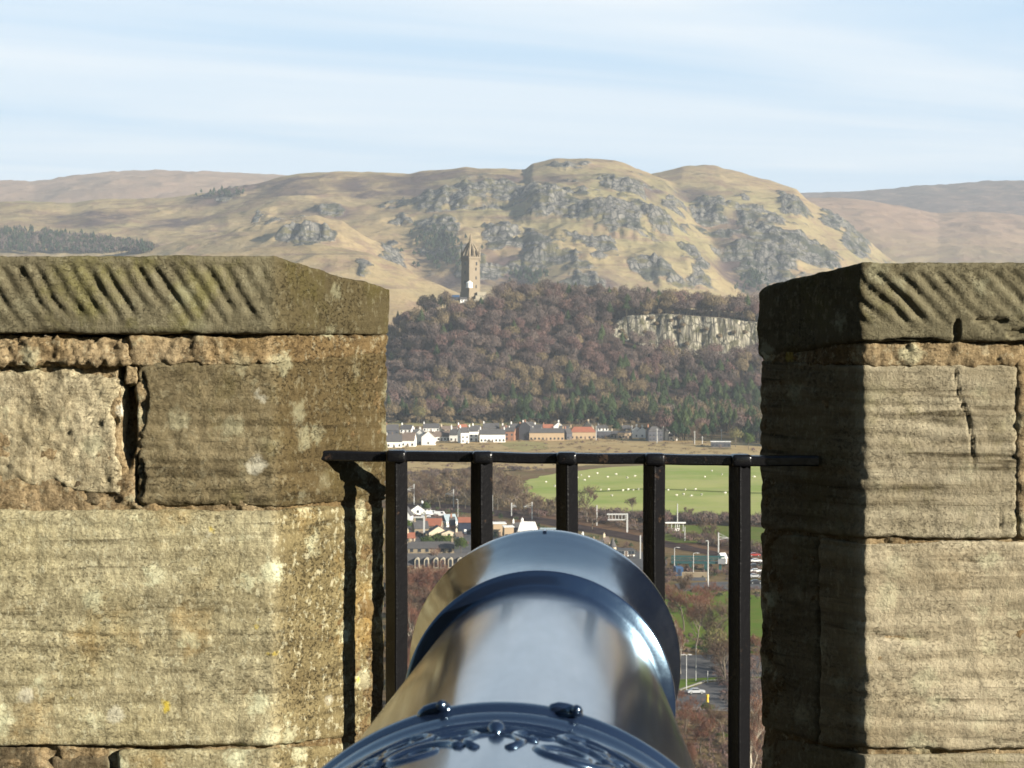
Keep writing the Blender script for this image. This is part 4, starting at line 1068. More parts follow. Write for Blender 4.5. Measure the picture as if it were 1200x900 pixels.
# ---- the wood on the crag : one mass of bare crowns
def crown_faces(n, rx, rz, size, rg, lobes=5):
    """small faces lying roughly along the surface of a lumpy crown, many of them tilted"""
    d = rg.normal(size=(n, 3)); d[:, 2] = np.abs(d[:, 2]) * 1.15 - 0.30; d /= np.linalg.norm(d, axis=1, keepdims=True)
    lob = rg.normal(size=(lobes, 3)); lob[:, 2] = np.abs(lob[:, 2]); lob /= np.linalg.norm(lob, axis=1, keepdims=True)
    bump = 0.72 + 0.34 * np.max(np.clip(d @ lob.T, 0, 1) ** 5, axis=1) + rg.normal(size=n) * 0.07
    dep = 1 - 0.55 * rg.random(n) ** 2.6
    c = d * (bump * dep)[:, None] * np.array([rx, rx, rz])
    nn = d * np.array([1 / rx, 1 / rx, 1 / rz]); nn /= np.linalg.norm(nn, axis=1, keepdims=True)
    nn = nn + rg.normal(size=(n, 3)) * 0.55; nn /= np.linalg.norm(nn, axis=1, keepdims=True)
    t1 = rg.normal(size=(n, 3)) * 0.55 + d * 0.45 + np.array([0, 0, 1.0]); t1 = t1 - nn * np.sum(t1 * nn, axis=1, keepdims=True); t1 /= np.linalg.norm(t1, axis=1, keepdims=True) + 1e-9
    t2 = np.cross(nn, t1)
    s = size * (0.5 + rg.random((n, 1)))
    return np.stack([c - t1 * s * 1.0 - t2 * s * 0.22, c - t1 * s * 1.0 + t2 * s * 0.30, c + t1 * s * 1.15], 1)     # (n,3,3)
def wood(name, spots, mats, h=(10, 15), rx=(4.2, 6.5), n=230, size=0.95, trunk=0.25, seed=3, kind="stuff"):
    rg = np.random.default_rng(seed)
    T, tint, mid = [], [], []
    for (x, y, z, kindi) in spots:
        H = rg.uniform(*h); R = rg.uniform(*rx)
        if kindi == 1: H *= 1.15; R *= 0.5
        if kindi == 5: H = rg.uniform(2.5, 5.0); R = rg.uniform(2.0, 3.6); kindi = 2
        f = crown_faces(int(n * (0.8 + 0.4 * rg.random())), R, H * 0.40, size, rg)
        if kindi == 1:                       # a conifer : narrow to the top
            zz = f[:, :, 2:3]; f[:, :, :2] *= np.clip(0.95 - (zz / (H * 0.40)) * 0.75, 0.12, 1.4)
        f[:, :, 2] += H * 0.60
        f += np.array([x, y, z - 0.5])
        T.append(f); tint.append(np.full(len(f) * 3, rg.random())); mid.append(np.full(len(f), kindi))
        # trunk and a few limbs as slim three sided spikes
        nb = 5; tr = []
        b0 = np.array([x, y, z - 1.0])
        for k in range(nb):
            top = b0 + np.array([rg.normal() * R * (0.12 if k == 0 else 0.45), rg.normal() * R * (0.12 if k == 0 else 0.45), H * rg.uniform(0.72, 0.98)])
            st = b0 if k == 0 else b0 + np.array([0, 0, H * 0.3])
            w = trunk * (1 if k == 0 else 0.5)
            tr.append([st + [-w, 0, 0], st + [w, -w * .3, 0], top]); tr.append([st + [0, -w, 0], st + [0, w, 0], top])
        T.append(np.array(tr)); tint.append(np.full(len(tr) * 3, rg.random())); mid.append(np.full(len(tr), len(mats) - 1))
    V = np.concatenate(T).reshape(-1, 3); Fc = np.arange(len(V)).reshape(-1, 3)
    me = mesh_np(name, V, Fc)
    for m_ in mats: me.materials.append(m_)
    me.polygons.foreach_set("material_index", np.concatenate(mid).astype(np.int32))
    a = me.attributes.new("tint", 'FLOAT', 'POINT'); a.data.foreach_set("value", np.concatenate(tint).astype(np.float32))
    o = link(name, me)
    return tag(o, kind=kind)
W_BARE = twig_mat("wood_twigs", (0.112, 0.083, 0.074), (0.190, 0.145, 0.122), False)
W_CON = twig_mat("wood_conifer", (0.028, 0.046, 0.028), (0.056, 0.078, 0.034), False)
W_EVG = twig_mat("wood_evergreen", (0.040, 0.062, 0.030), (0.090, 0.120, 0.048), False)
W_TAN = twig_mat("wood_tan_twigs", (0.165, 0.125, 0.072), (0.245, 0.185, 0.110), False)
W_RUST = twig_mat("wood_rusty_twigs", (0.150, 0.092, 0.082), (0.190, 0.124, 0.104), False)
W_BARK = twig_mat("wood_bark", (0.13, 0.11, 0.085), (0.24, 0.21, 0.17), False)
def pix_of(p):
    d = np.asarray(p, float)
    f = d[1] * CP - d[2] * SP; upv = d[1] * SP + d[2] * CP
    return 600 + F_PX * d[0] / f, 450 - F_PX * upv / f
rg = np.random.default_rng(12)
spots = []
cell = 11.6
for yy in np.arange(2010, 2430, cell):
    for xx in np.arange(-210, 330, cell):
        X = xx + rg.uniform(-.48, .48) * cell; Yv = yy + rg.uniform(-.48, .48) * cell
        z = float(land_z(X, Yv)[0])
        if z < ZP + 0.6 and Yv > 2060: continue
        px, py = pix_of((X, Yv, z))
        if 712 < px < 960 and 2222 < Yv < 2281: 
            if Yv > 2248 or rg.random() < 0.5: continue
        if 528 < px < 574 and Yv > 2335: continue
        r_ = rg.random()
        low = sstep(425, 485, py) * sstep(640, 760, px)
        nn_ = float(fbm(np.array([[X / 75.0, Yv / 90.0]]), 3, 61)[0]); n2_ = float(fbm(np.array([[X / 60.0, Yv / 80.0]]), 3, 67)[0])
        kindi = 0
        if r_ < 0.03 + 0.55 * low + 0.25 * (n2_ > 0.28): kindi = 1
        elif r_ < 0.10 + 0.50 * low + 0.55 * (nn_ > 0.12): kindi = 2
        elif r_ > 0.93 - 0.40 * (nn_ < -0.18): kindi = 3
        if py > 470 and 600 < px < 700 and rg.random() < 0.5: kindi = 1
        if rg.random() < 0.13 and kindi != 1: continue
        spots.append((X, Yv, z, kindi))
for k in range(420):                                 # the ragged lower edge of the wood
    px, py = rg.uniform(380, 960), rg.uniform(489.5, 497)
    p = PZ(px, py, ZP); spots.append((p[0], p[1], ZP, 5 if rg.random() < .75 else int(rg.choice([0, 1, 2]))))
for k in range(230):                                 # tall trees standing down to the right-hand end of the village
    px, py = rg.uniform(776, 960), rg.uniform(497, 517)
    if px > 828 and px < 860 and py > 511: continue
    p = PZ(px, py + max(0, (px - 860) * .1), ZP); spots.append((p[0], p[1], ZP, 1 if rg.random() < .62 else int(rg.choice([0, 2, 3]))))
for k in range(75):                                  # trees crowding the brink of the cliff
    px = rg.uniform(706, 960); Yv = rg.uniform(2279, 2312); X = Yv * (px - 600) / F_PX
    spots.append((X, Yv, float(land_z(X, Yv)[0]), 5 if rg.random() < .4 else int(rg.choice([0, 0, 2, 3]))))
for k in range(70):
    px, py = rg.uniform(600, 780), rg.uniform(491, 498)
    p = PZ(px, py, ZP); spots.append((p[0], p[1], ZP, 1))
for k in range(22):                                  # bushes rooted on the ledges of the cliff
    px = rg.uniform(722, 900); p = hit(px, rg.uniform(372, 412), 2200, 2320, 500)
    if p is not None: spots.append((p[0], p[1] - 1.0, p[2] - 1.0, 5))
wood("woodland", spots, [W_BARE, W_EVG, W_TAN, W_RUST, W_BARK], h=(11, 21), rx=(5.0, 9.6), n=700, size=0.85, trunk=0.36, seed=5)["label"] = "brown leafless woodland covering the steep crag"
# dark plantation on the low hill at the left, pines and rock shade on the crags
sp2 = []
for k in range(900):
    x = rg.uniform(-60, 178); f = np.clip((x + 20) / 195, 0, 1)
    y0_, y1_ = 272 + 20 * f ** 2 , 298
    p = hit(x, rg.uniform(y0_, y1_), 3300, 5600, 700)
    if p is not None: sp2.append((p[0], p[1], float(land_z(p[0], p[1])[0]), 1 if rg.random() < .6 else 0))
wood("conifer_plantation", sp2, [W_BARE, W_CON, W_BARK], h=(11, 17), rx=(5, 8), n=46, size=2.6, trunk=0.3, seed=8)["label"] = "dark plantation on the pale hillside above the wall"
sp3 = []
for (x0, x1, y0_, y1_, n_) in ((488, 548, 268, 304, 90), (490, 545, 300, 322, 40), (600, 640, 318, 336, 60), (860, 900, 318, 345, 70), (230, 280, 225, 232, 40)):  # the first clump stands in for dark shade among the rocks
    for k in range(n_):
        p = hit(rg.normal((x0 + x1) / 2, (x1 - x0) * .28), rg.normal((y0_ + y1_) / 2, (y1_ - y0_) * .26), 3300, 6000, 500)
        if p is not None and rg.random() < .7: sp3.append((p[0], p[1], float(land_z(p[0], p[1])[0]), 1))
wood("pines_and_rock_shade", sp3, [W_BARE, W_CON, W_BARK], h=(9, 14), rx=(4, 7), n=40, size=2.4, trunk=0.3, seed=9)["label"] = "dark scattered pines, some in place of rock shade, on the lower crags of the far hill"

# ---- trees that stand by themselves : tapered trunk with limbs, fine twigs
def branch_tree(seed, H=12.0, spread=0.45, levels=4, twigs=1500, tw=0.035, up=0.35, twl=1.1):
    rg = np.random.default_rng(seed)
    limb = MB(); tips = []
    def grow(p, d, L, r, lv):
        pts = [p]; rad = [r]; n_ = 4
        for i in range(n_):
            d = d + rg.normal(size=3) * 0.13 + np.array([0, 0, up * 0.12]); d /= np.linalg.norm(d)
            p = p + d * L / n_; pts.append(p); rad.append(r * (1 - 0.62 * (i + 1) / n_))
        limb.tube(pts, rad, 6 if lv == 0 else (4 if lv == 1 else 3), cap=False)
        for q in pts[1:]: 
            if lv >= 1: tips.append((q, d, lv))
        if lv >= levels: return
        k = 6 if lv == 0 else 4
        for j in range(k):
            s = rg.uniform(0.35, 1.0) if lv else rg.uniform(0.28, 1.0)
            i = min(int(s * n_), n_ - 1); q = pts[i] + (pts[i + 1] - pts[i]) * (s * n_ - i)
            a = rg.uniform(0, 2 * math.pi); o = np.array([math.cos(a), math.sin(a), 0])
            nd = d * (1 - spread) + o * spread * 1.25 + np.array([0, 0, up]); nd /= np.linalg.norm(nd)
            grow(q, nd, L * rg.uniform(0.48, 0.68), r * 0.42, lv + 1)
    grow(np.zeros(3) - [0, 0, .4], np.array([0, 0, 1.0]), H * 0.62, H * 0.022, 0)
    base = np.array([t[0] for t in tips]); dirs = np.array([t[1] for t in tips])
    idx = rg.integers(0, len(base), twigs)
    p = base[idx] + rg.normal(size=(twigs, 3)) * H * 0.012
    d = dirs[idx] + rg.normal(size=(twigs, 3)) * 0.55 + [0, 0, 0.25]; d /= np.linalg.norm(d, axis=1, keepdims=True)
    L = twl * rg.uniform(0.4, 1.2, (twigs, 1))
    sd = np.cross(d, rg.normal(size=(twigs, 3))); sd /= np.linalg.norm(sd, axis=1, keepdims=True)
    V = np.stack([p - sd * tw, p + sd * tw, p + d * L], 1).reshape(-1, 3)
    # side twiglets
    q = p + d * L * 0.45; d2 = d + rg.normal(size=(twigs, 3)) * 0.8; d2 /= np.linalg.norm(d2, axis=1, keepdims=True)
    V2 = np.stack([q - sd * tw * .8, q + sd * tw * .8, q + d2 * L * 0.6], 1).reshape(-1, 3)
    V = np.concatenate([V, V2])
    return mesh_np("trunk", limb.v, limb.f), mesh_np("crown", V, np.arange(len(V)).reshape(-1, 3))
def leafy_tree(seed, H, R, n, size, lobes=6, conifer=False):
    rg = np.random.default_rng(seed)
    f = crown_faces(n, R, H * 0.42, size, rg, lobes)
    if conifer:
        zz = f[:, :, 2:3] / (H * 0.42); f[:, :, :2] *= np.clip(1.0 - zz * 0.8, 0.08, 1.5)
    f[:, :, 2] += H * (0.52 if conifer else 0.58)
    tb = MB(); tb.tube([(0, 0, -.4), (0, 0, H * .5), (0.1, 0, H * .85)], [H * .022, H * .016, H * .004], 6)
    for k in range(4):
        a = rg.uniform(0, 6.28); tb.tube([(0, 0, H * .3), (math.cos(a) * R * .5, math.sin(a) * R * .5, H * .65)], [H * .01, H * .003], 4)
    V = f.reshape(-1, 3)
    return mesh_np("trunk", tb.v, tb.f), mesh_np("crown", V, np.arange(len(V)).reshape(-1, 3))
def make_tree(name, meshes, mc, mt, loc, rz, label, cat, group=None, sc_=1.0):
    r = thing(name, label, cat, loc, rz, group); r.scale = (sc_, sc_, sc_)
    link("trunk", meshes[0], mt, r); link("crown", meshes[1], mc, r)
    return r
def with_mat(meshes, mc, mt):
    a, b = meshes[0].copy(), meshes[1].copy(); a.materials.clear(); b.materials.clear(); a.materials.append(mt); b.materials.append(mc)
    return a, b
bare_far = [branch_tree(100 + k, 12, 0.5, 3, 1300, 0.055) for k in range(3)]
bare_near = [branch_tree(200 + k, 12, 0.55, 4, 2600, 0.030, twl=1.0) for k in range(4)]
protos = {}
def tree(kind, x, y, label, group=None, h=1.0, variant=0, ground=None, z=ZP):
    """a tree whose foot is seen at pixel x, y on the plain"""
    p = PZ(x, y, z)
    key = (kind, variant)
    rz = random.uniform(0, 6.28)
    nm, cat = {"far": ("bare_tree", "tree"), "near": ("bare_tree", "tree"), "red": ("red_twig_tree", "tree"), "birch": ("birch_tree", "tree"), "con": ("conifer_tree", "tree"),
               "ever": ("evergreen_tree", "tree"), "olive": ("pale_tree", "tree"), "bush": ("bush", "bush")}[kind]
    if key not in protos:
        if kind == "far": ms, mc, mt = bare_far[variant % 3], M_BARE, M_BARK
        elif kind == "near": ms, mc, mt = bare_near[variant % 4], M_BARE, M_BARK
        elif kind == "red": ms, mc, mt = bare_near[variant % 4], M_BARERED, M_BARK
        elif kind == "birch": ms, mc, mt = branch_tree(300 + variant, 12, 0.28, 4, 1500, 0.022, 0.7), M_BARERED, M_PALEBARK
        elif kind == "con": ms, mc, mt = leafy_tree(310 + variant, 12, 3.2, 700, 0.75, 4, True), M_CONIFER, M_BARK
        elif kind == "ever": ms, mc, mt = leafy_tree(320 + variant, 9, 3.6, 800, 0.55, 7), M_EVERG, M_BARK
        elif kind == "olive": ms, mc, mt = leafy_tree(330 + variant, 14, 5.2, 800, 0.6, 7), M_OLIVE, M_BARK
        elif kind == "bush": ms, mc, mt = leafy_tree(340 + variant, 3.2, 2.4, 420, 0.4, 5), M_EVERG, M_BARK
        ms = with_mat(ms, mc, mt)
        r = make_tree(nm, ms, None, None, p, rz, label, cat, group, h)
        protos[key] = r
        return r
    r = copy_thing(protos[key], p, rz, label, h)
    r.name = nm
    if group: r["group"] = group
    elif "group" in r: del r["group"]
    return r

# ---- the monument : square tower set corner-on, stair turret, open crown spire
M_MON = plain("monument_sandstone", (0.245, 0.200, 0.142), 0.95, 0.1, var=0.18, scale=0.25)
M_MONW = plain("monument_pale_stone", (0.42, 0.37, 0.28), 0.95, 0.1)
M_WHITE = plain("white_render", (0.82, 0.80, 0.75), 0.8, 0.2, var=0.08, scale=0.2)
M_CREAM = plain("cream_render", (0.60, 0.50, 0.36), 0.85, 0.2, var=0.10, scale=0.2)
M_TAN = plain("tan_brick", (0.42, 0.31, 0.20), 0.9, 0.1, var=0.12, scale=0.3)
M_BRICK = plain("red_brick", (0.33, 0.17, 0.11), 0.9, 0.1, var=0.2, scale=0.4)
M_SLATE = plain("slate_roof", (0.088, 0.083, 0.082), 0.75, 0.3, var=0.25, scale=0.5)
M_BROWNROOF = plain("brown_tile_roof", (0.165, 0.125, 0.100), 0.85, 0.2, var=0.25, scale=0.5)
M_REDROOF = plain("red_tile_roof", (0.30, 0.115, 0.070), 0.85, 0.2, var=0.25, scale=0.5)
M_GLASS = plain("window_glass", (0.035, 0.042, 0.052), 0.15, 0.5, var=0.3, scale=0.2)
M_DARKWALL = plain("dark_wall_and_shade", (0.070, 0.072, 0.085), 0.7, 0.3)
M_STONE = plain("tenement_stone", (0.27, 0.215, 0.145), 0.9, 0.1, var=0.2, scale=0.4)
M_STEEL = plain("pale_steel", (0.48, 0.48, 0.46), 0.45, 0.4, var=0.06)
M_GREY = plain("grey_metal", (0.24, 0.25, 0.26), 0.5, 0.4)
M_BLUE = plain("blue_paint", (0.045, 0.10, 0.20), 0.5, 0.4)
M_NAVY = plain("navy_paint", (0.022, 0.030, 0.055), 0.5, 0.4)
M_TEAL = plain("teal_paint", (0.025, 0.085, 0.085), 0.5, 0.4)
M_YELLOW = plain("yellow_paint", (0.62, 0.42, 0.04), 0.5, 0.4)
M_RUBBER = plain("rubber", (0.02, 0.02, 0.02), 0.8, 0.2)
TY = 2362.0
tb = PD(551.5, 346, TY); tz = tb[2]
mon = thing("monument_tower", "tall sandstone monument tower with an open crown spire on the wooded crag", "monument", tb)
rz_m = math.radians(37.6)
S = 12.6                                        # side of the shaft
ppm = F_PX / TY
zt = (346 - 301) / ppm                           # wall head
ct, sn = math.cos(rz_m), math.sin(rz_m)
def rot2(x, y): return (x * ct - y * sn, x * sn + y * ct)
def rbox(m, cx, cy, cz, sx, sy, sz): 
    a, b = rot2(cx, cy); m.box(a, b, cz, sx, sy, sz, rz_m)
m = MB()
def taper(m, s0, s1, z0, z1, cx=0, cy=0):
    V = [rot2(cx + x * s0 / 2, cy + y * s0 / 2) + (z0,) for x, y in ((-1, -1), (1, -1), (1, 1), (-1, 1))] + [rot2(cx + x * s1 / 2, cy + y * s1 / 2) + (z1,) for x, y in ((-1, -1), (1, -1), (1, 1), (-1, 1))]
    m.add(V, [(3, 2, 1, 0), (4, 5, 6, 7), (0, 1, 5, 4), (1, 2, 6, 5), (2, 3, 7, 6), (3, 0, 4, 7)])
taper(m, S + 2.4, S + 1.0, -6, 3.0); taper(m, S, S * 0.955, 2.9, zt - 2.6); taper(m, S * 0.955, S * 1.06, zt - 2.62, zt - 1.2); taper(m, S * 1.06, S * 1.06, zt - 1.22, zt)
m.build("shaft", M_MON, mon)
m = MB()
for k in range(5):
    for (fx, fy) in ((1, 0), (-1, 0), (0, 1), (0, -1)):
        q = (k - 2) * 2.5
        rbox(m, fx * S * .51 + abs(fy) * q, fy * S * .51 + abs(fx) * q, zt + .55, 1.2, 1.2, 1.12)
m.build("battlements", M_MON, mon)
m = MB(); a, b = rot2(S * .5, -S * .18)
m.tube([(a, b, -4), (a, b, zt + 3.4)], [2.0, 1.9], 10); m.tube([(a, b, zt + 3.38), (a, b, zt + 8.6)], [2.2, 0.15], 10)
m.build("stair_turret", M_MON, mon)
for (fx, fy) in ((1, 1), (1, -1), (-1, 1), (-1, -1)):
    a, b = rot2(fx * S * .46, fy * S * .46); m = MB()
    m.tube([(a, b, zt - 4), (a, b, zt + 3.0), (a, b, zt + 3.02), (a, b, zt + 8.0)], [0.95, 0.95, 1.2, 0.1], 8)
    m.build("corner_pinnacle", M_MON, mon)
m = MB()
ztop = (346 - 274) / ppm
for (fx, fy) in ((1, 1), (1, -1), (-1, 1), (-1, -1), (1, 0), (-1, 0), (0, 1), (0, -1)):
    k = 0.44 if fx and fy else 0.46
    a, b = rot2(fx * S * k, fy * S * k)
    pts = [(a * (1 - s), b * (1 - s), zt + (ztop - 6.0 - zt) * (s ** 0.72)) for s in np.linspace(0, 0.97, 7)]
    m.tube(pts, [1.15, 1.15, 1.1, 1.0, 0.95, 0.9, 0.8], 5)
m.build("crown_ribs", M_MON, mon)
m = MB(); m.tube([(0, 0, zt + (ztop - zt) * 0.45), (0, 0, ztop - 6.0), (0, 0, ztop - 5.9), (0, 0, ztop)], [1.2, 1.3, 1.7, 0.08], 8); m.build("spire", M_MON, mon)
for k, (zz, face) in enumerate(((8, 0), (16, 0), (24, 0), (29, 0), (12, 1), (21, 1), (29, 1))):
    m = MB()
    if face == 0: rbox(m, 1.6 if k != 3 else 2.2, -S * .5, zz, 1.0, 0.5, 2.8)
    else: rbox(m, -S * .5, 0.0, zz, 0.5, 1.0, 2.8)
    m.build("window", M_GLASS, mon)

# ---- houses
def roof_mesh(m, w, d, z0, rh, over=0.35, hip=0.0):
    if hip:
        x, y = w / 2 + over, d / 2 + over; hx = x - hip; zb = z0 - 0.08
        m.add([(-x, -y, zb), (x, -y, zb), (x, y, zb), (-x, y, zb), (-hx, 0, z0 + rh), (hx, 0, z0 + rh)], [(0, 1, 5, 4), (2, 3, 4, 5), (1, 2, 5), (3, 0, 4), (3, 2, 1, 0)])
        return
    x, y = w / 2 + 0.12, d / 2 + over; sl = rh / (d / 2); zb = z0 - over * sl; t_ = 0.22
    sec = [(-y, zb), (0, z0 + rh), (y, zb), (y, zb + t_), (0, z0 + rh + t_), (-y, zb + t_)]
    V = [(-x, a_, b_) for a_, b_ in sec] + [(x, a_, b_) for a_, b_ in sec]
    m.add(V, [(1, 0, 5, 4), (2, 1, 4, 3), (6, 7, 10, 11), (7, 8, 9, 10)] + [(k, (k + 1) % 6, 6 + (k + 1) % 6, 6 + k) for k in range(6)])
def house(name, loc, w, d, h, rh, rz, mw, mr, label, cat="house", group=None, chim=1, win=3, storeys=1, hip=0.0, door=True, flat=False, winmat=None):
    r = thing(name, label, cat, loc, rz, group)
    m = MB()
    x, y = w / 2, d / 2
    if flat or hip:
        m.box(0, 0, h / 2 - .5, w, d, h + 1.0)
    else:                                            # gables at both ends carry the roof
        V = [(-x, -y, -1), (x, -y, -1), (x, y, -1), (-x, y, -1), (-x, -y, h), (x, -y, h), (x, y, h), (-x, y, h), (-x, 0, h + rh * .97), (x, 0, h + rh * .97)]
        m.add(V, [(0, 1, 5, 4), (2, 3, 7, 6), (1, 2, 6, 9, 5), (3, 0, 4, 8, 7), (3, 2, 1, 0)])
    m.build("wall", mw, r)
    m = MB()
    if flat: m.box(0, 0, h + .12, w + .6, d + .6, .25)
    else: roof_mesh(m, w, d, h, rh, 0.35, hip)
    ro = m.build("roof", mr, r)
    for k in range(chim):
        cx = (-x + 0.6) if k == 0 else (x - 0.6)
        m = MB(); zc_ = h + (rh if not flat else 0); m.box(cx, 0, zc_ + .3, 0.75, 1.1, 2.0); 
        for q in (-.28, .28): m.tube([(cx, q, zc_ + 1.28), (cx, q, zc_ + 1.75)], [.14, .11], 6)
        m.build("chimney", mw if mw is not M_DARKWALL else M_BRICK, ro)
    for s in range(storeys):
        zc_ = 1.45 + 2.6 * s
        if zc_ + .7 > h + 0.2: break
        for k in range(win):
            q = (k + 0.5) / win * w - x
            if door and s == 0 and k == win // 2: 
                m = MB(); m.box(q, -y - .03, 1.0, 0.95, 0.12, 2.05); m.build("door", winmat or M_BROWNROOF, r); continue
            m = MB(); m.box(q, -y - .03, zc_, 1.15, 0.12, 1.25); wo = m.build("window", M_GLASS, r)
            m = MB(); m.box(q, -y - .08, zc_ - .70, 1.35, 0.24, 0.12); m.build("sill", M_STONE, wo)
    # a window in each gable
    for sg in (-1, 1):
        m = MB(); m.box(sg * (x + .03), 0, min(1.45 + 2.6 * (storeys - 1), h), 0.12, 1.0, 1.2); m.build("window", M_GLASS, r)
    return r
VG = "houses of the village below the wooded crag"
def village(x0, x1, yb, yw, yr, mw, mr, label, rz=0.0, name="house", **k):
    """x range, foot, eaves and ridge as seen; the house stands on the plain at the distance its foot is seen at"""
    p = PZ((x0 + x1) / 2, yb, ZP); D = p[1]; k_ = D / F_PX
    w = (x1 - x0) * k_; h = max(2.2, (yb - yw) * k_); rh = max(0.5, (yw - yr) * k_ * 1.0)
    return house(name, p, w, k.pop("d", 8.0), h, rh, rz, mw, mr, label, group=VG, **k)
gb = math.pi / 2
village(452, 471, 524, 517, 509.5, M_WHITE, M_SLATE, "long low white house at the left end of the village, right beside the wall", rz=.08, storeys=1)
village(471, 487, 523, 515.5, 507, M_WHITE, M_BROWNROOF, "white cottage with brown roof, second house in from the left wall in the front row", rz=-.12)
village(489, 497, 521, 511, 503, M_WHITE, M_SLATE, "white house with a grey roof and sharp gable, left of its brown-roofed twin", rz=gb - .25, chim=1, win=2, d=9)
village(498, 507, 521.5, 512, 505, M_WHITE, M_BROWNROOF, "white gabled house with a brown roof, right of its gabled twin", rz=gb - .1, win=2, d=9)
village(508, 527, 516.5, 511, 505.5, M_WHITE, M_BROWNROOF, "white bungalow with a wide brown roof behind dark hedges", rz=.05, win=5)
village(528, 538, 517, 509, 503, M_WHITE, M_SLATE, "small white house with blue slate roof left of the square white block", rz=-.2, win=2)
village(538, 548, 519, 506.5, 501, M_WHITE, M_SLATE, "square white two-storey house under a dark roof", rz=.3, storeys=2, win=2)
village(549, 560, 517, 505, 500, M_WHITE, M_SLATE, "narrow white two-storey house beside the long white house", rz=.1, storeys=2, win=2)
village(562, 592, 518, 508.5, 503, M_WHITE, M_SLATE, "longest white house of the front row, with a grey roof", rz=.04, storeys=1, win=7, chim=2)
village(566, 585, 506.5, 501.5, 496, M_WHITE, M_SLATE, "white house with dark slate roof in the back row above the longest white house", rz=.02, win=5)
village(496, 515, 505.5, 501, 496.5, M_WHITE, M_SLATE, "white house with low grey roof at the left of the back row", rz=.0, win=5)
village(516, 530, 507, 503, 499.5, M_CREAM, M_BROWNROOF, "low cream house half hidden behind the white bungalow", rz=.3, win=3)
village(452, 467, 509, 503.5, 497.5, M_DARKWALL, M_SLATE, "dark slate-roofed house in the back row beside the left wall", rz=.1, win=3)
village(470, 484, 507, 502.5, 498, M_WHITE, M_SLATE, "grey-roofed house at the back between the dark house and the white one", rz=-.2, win=3)
village(536, 547, 508, 503.5, 497.5, M_WHITE, M_REDROOF, "back-row house with a red-tiled roof end", rz=.3, win=2)
village(592, 604, 516, 505, 501, M_BRICK, M_SLATE, "salmon brick house between the longest white house and the dark gable", rz=-.15, storeys=2, win=2)
village(604, 613, 515.5, 504, 497, M_BRICK, M_SLATE, "red brick house standing close against the dark tall gable", rz=gb + .3, win=2, storeys=2)
village(612, 620, 516, 500, 494, M_DARKWALL, M_SLATE, "tall gabled house, dark as its shadow side, beside the long tan terrace", rz=gb - .3, storeys=2, win=2)  # wall colour carries the shade of the gable's shadow side
village(620, 661, 516, 506.5, 502, M_TAN, M_SLATE, "long tan terrace with a grey roof", rz=.03, storeys=1, win=9, chim=2)
village(612, 625, 503, 498.5, 494.5, M_WHITE, M_SLATE, "white house in the back row behind the dark tall gable", rz=.1, win=3)
village(626, 636, 504.5, 501, 497.5, M_WHITE, M_SLATE, "small white house in the back row left of the red-roofed cottage", rz=-.2, win=3)
village(636, 648, 506, 502.5, 497.5, M_BRICK, M_REDROOF, "red-roofed cottage behind the long tan terrace", rz=.1, win=3)
village(650, 659, 505, 500.5, 494.5, M_WHITE, M_SLATE, "white gable end rising behind the right end of the tan terrace", rz=gb, win=2, d=9)
village(661, 668, 515, 507, 502, M_DARKWALL, M_SLATE, "small dark house standing in for the gap between the tan terrace and the red-roofed house", rz=.4, win=2)  # house added to stand for the dark gap side
village(668, 698, 514.5, 506, 500, M_TAN, M_REDROOF, "broad tan house under a hipped red-tiled roof", rz=.03, hip=3.0, win=6, chim=1)
village(684, 695, 504, 499.5, 493.5, M_CREAM, M_SLATE, "pointed roof behind the hipped red-tiled house", rz=gb, win=2)
village(699, 715, 513.5, 505.5, 503.5, M_DARKWALL, M_GREY, "low dark building with a pale flat roof right of the red-roofed house", rz=.02, flat=True, win=4, chim=0)
village(724, 740, 514, 506.5, 505, M_TAN, M_DARKWALL, "tan building with a flat dark-edged roof", rz=.02, flat=True, win=4, chim=0)
village(744, 748, 513, 504, 499.5, M_WHITE, M_SLATE, "narrow white gable left of its white neighbour, beyond the flat-roofed building", rz=gb, win=1, door=False, d=7)
village(750, 755, 513, 505, 500.5, M_WHITE, M_SLATE, "narrow white gable beside the purple-grey house", rz=gb, win=1, door=False, d=7)
village(758, 775, 517, 505, 499.5, M_DARKWALL, M_SLATE, "purple-grey house with a wide curved roof at the right of the village", rz=.2, hip=3.5, storeys=2, win=4)
village(774, 781, 516, 506, 501, M_WHITE, M_SLATE, "white gabled end beside the purple-grey house", rz=gb - .4, win=1)
village(833, 856, 524, 517.5, 515.5, M_DARKWALL, M_WHITE, "low dark shed with a white roof edge under the trees near the right wall", rz=-.05, flat=True, win=5, chim=0, name="shed")
village(484, 492, 512, 507.5, 503, M_WHITE, M_SLATE, "small white house peeping over the white twin gables", rz=.2, win=2)
village(528, 536, 509, 505, 500.5, M_WHITE, M_BROWNROOF, "white house with a brown roof directly behind the blue slate roof", rz=-.1, win=2)
village(553, 563, 507.5, 503, 498.5, M_WHITE, M_SLATE, "white back-row house over the narrow two-storey house", rz=.25, win=2)
village(588, 597, 507, 502.5, 498.5, M_WHITE, M_BROWNROOF, "white back-row house behind the salmon brick house", rz=-.2, win=2)
village(598, 606, 505, 500.5, 496.5, M_WHITE, M_SLATE, "white house at the end of the back row left of the dark tall gable", rz=.2, win=2)
village(655, 667, 506.5, 503, 499, M_CREAM, M_SLATE, "cream house at the back between the white gable end and the red-roofed house", rz=-.1, win=3)
village(700, 712, 505, 501.5, 498, M_WHITE, M_SLATE, "white house among trees behind the pale flat roof", rz=.1, win=3)
village(716, 724, 513, 508.5, 505, M_CREAM, M_SLATE, "small cream house between the pale flat roof and the tan flat-roofed building", rz=-.15, win=2)
village(728, 738, 506, 502, 498.5, M_STONE, M_SLATE, "stone house behind the tan flat-roofed building", rz=.2, win=2)
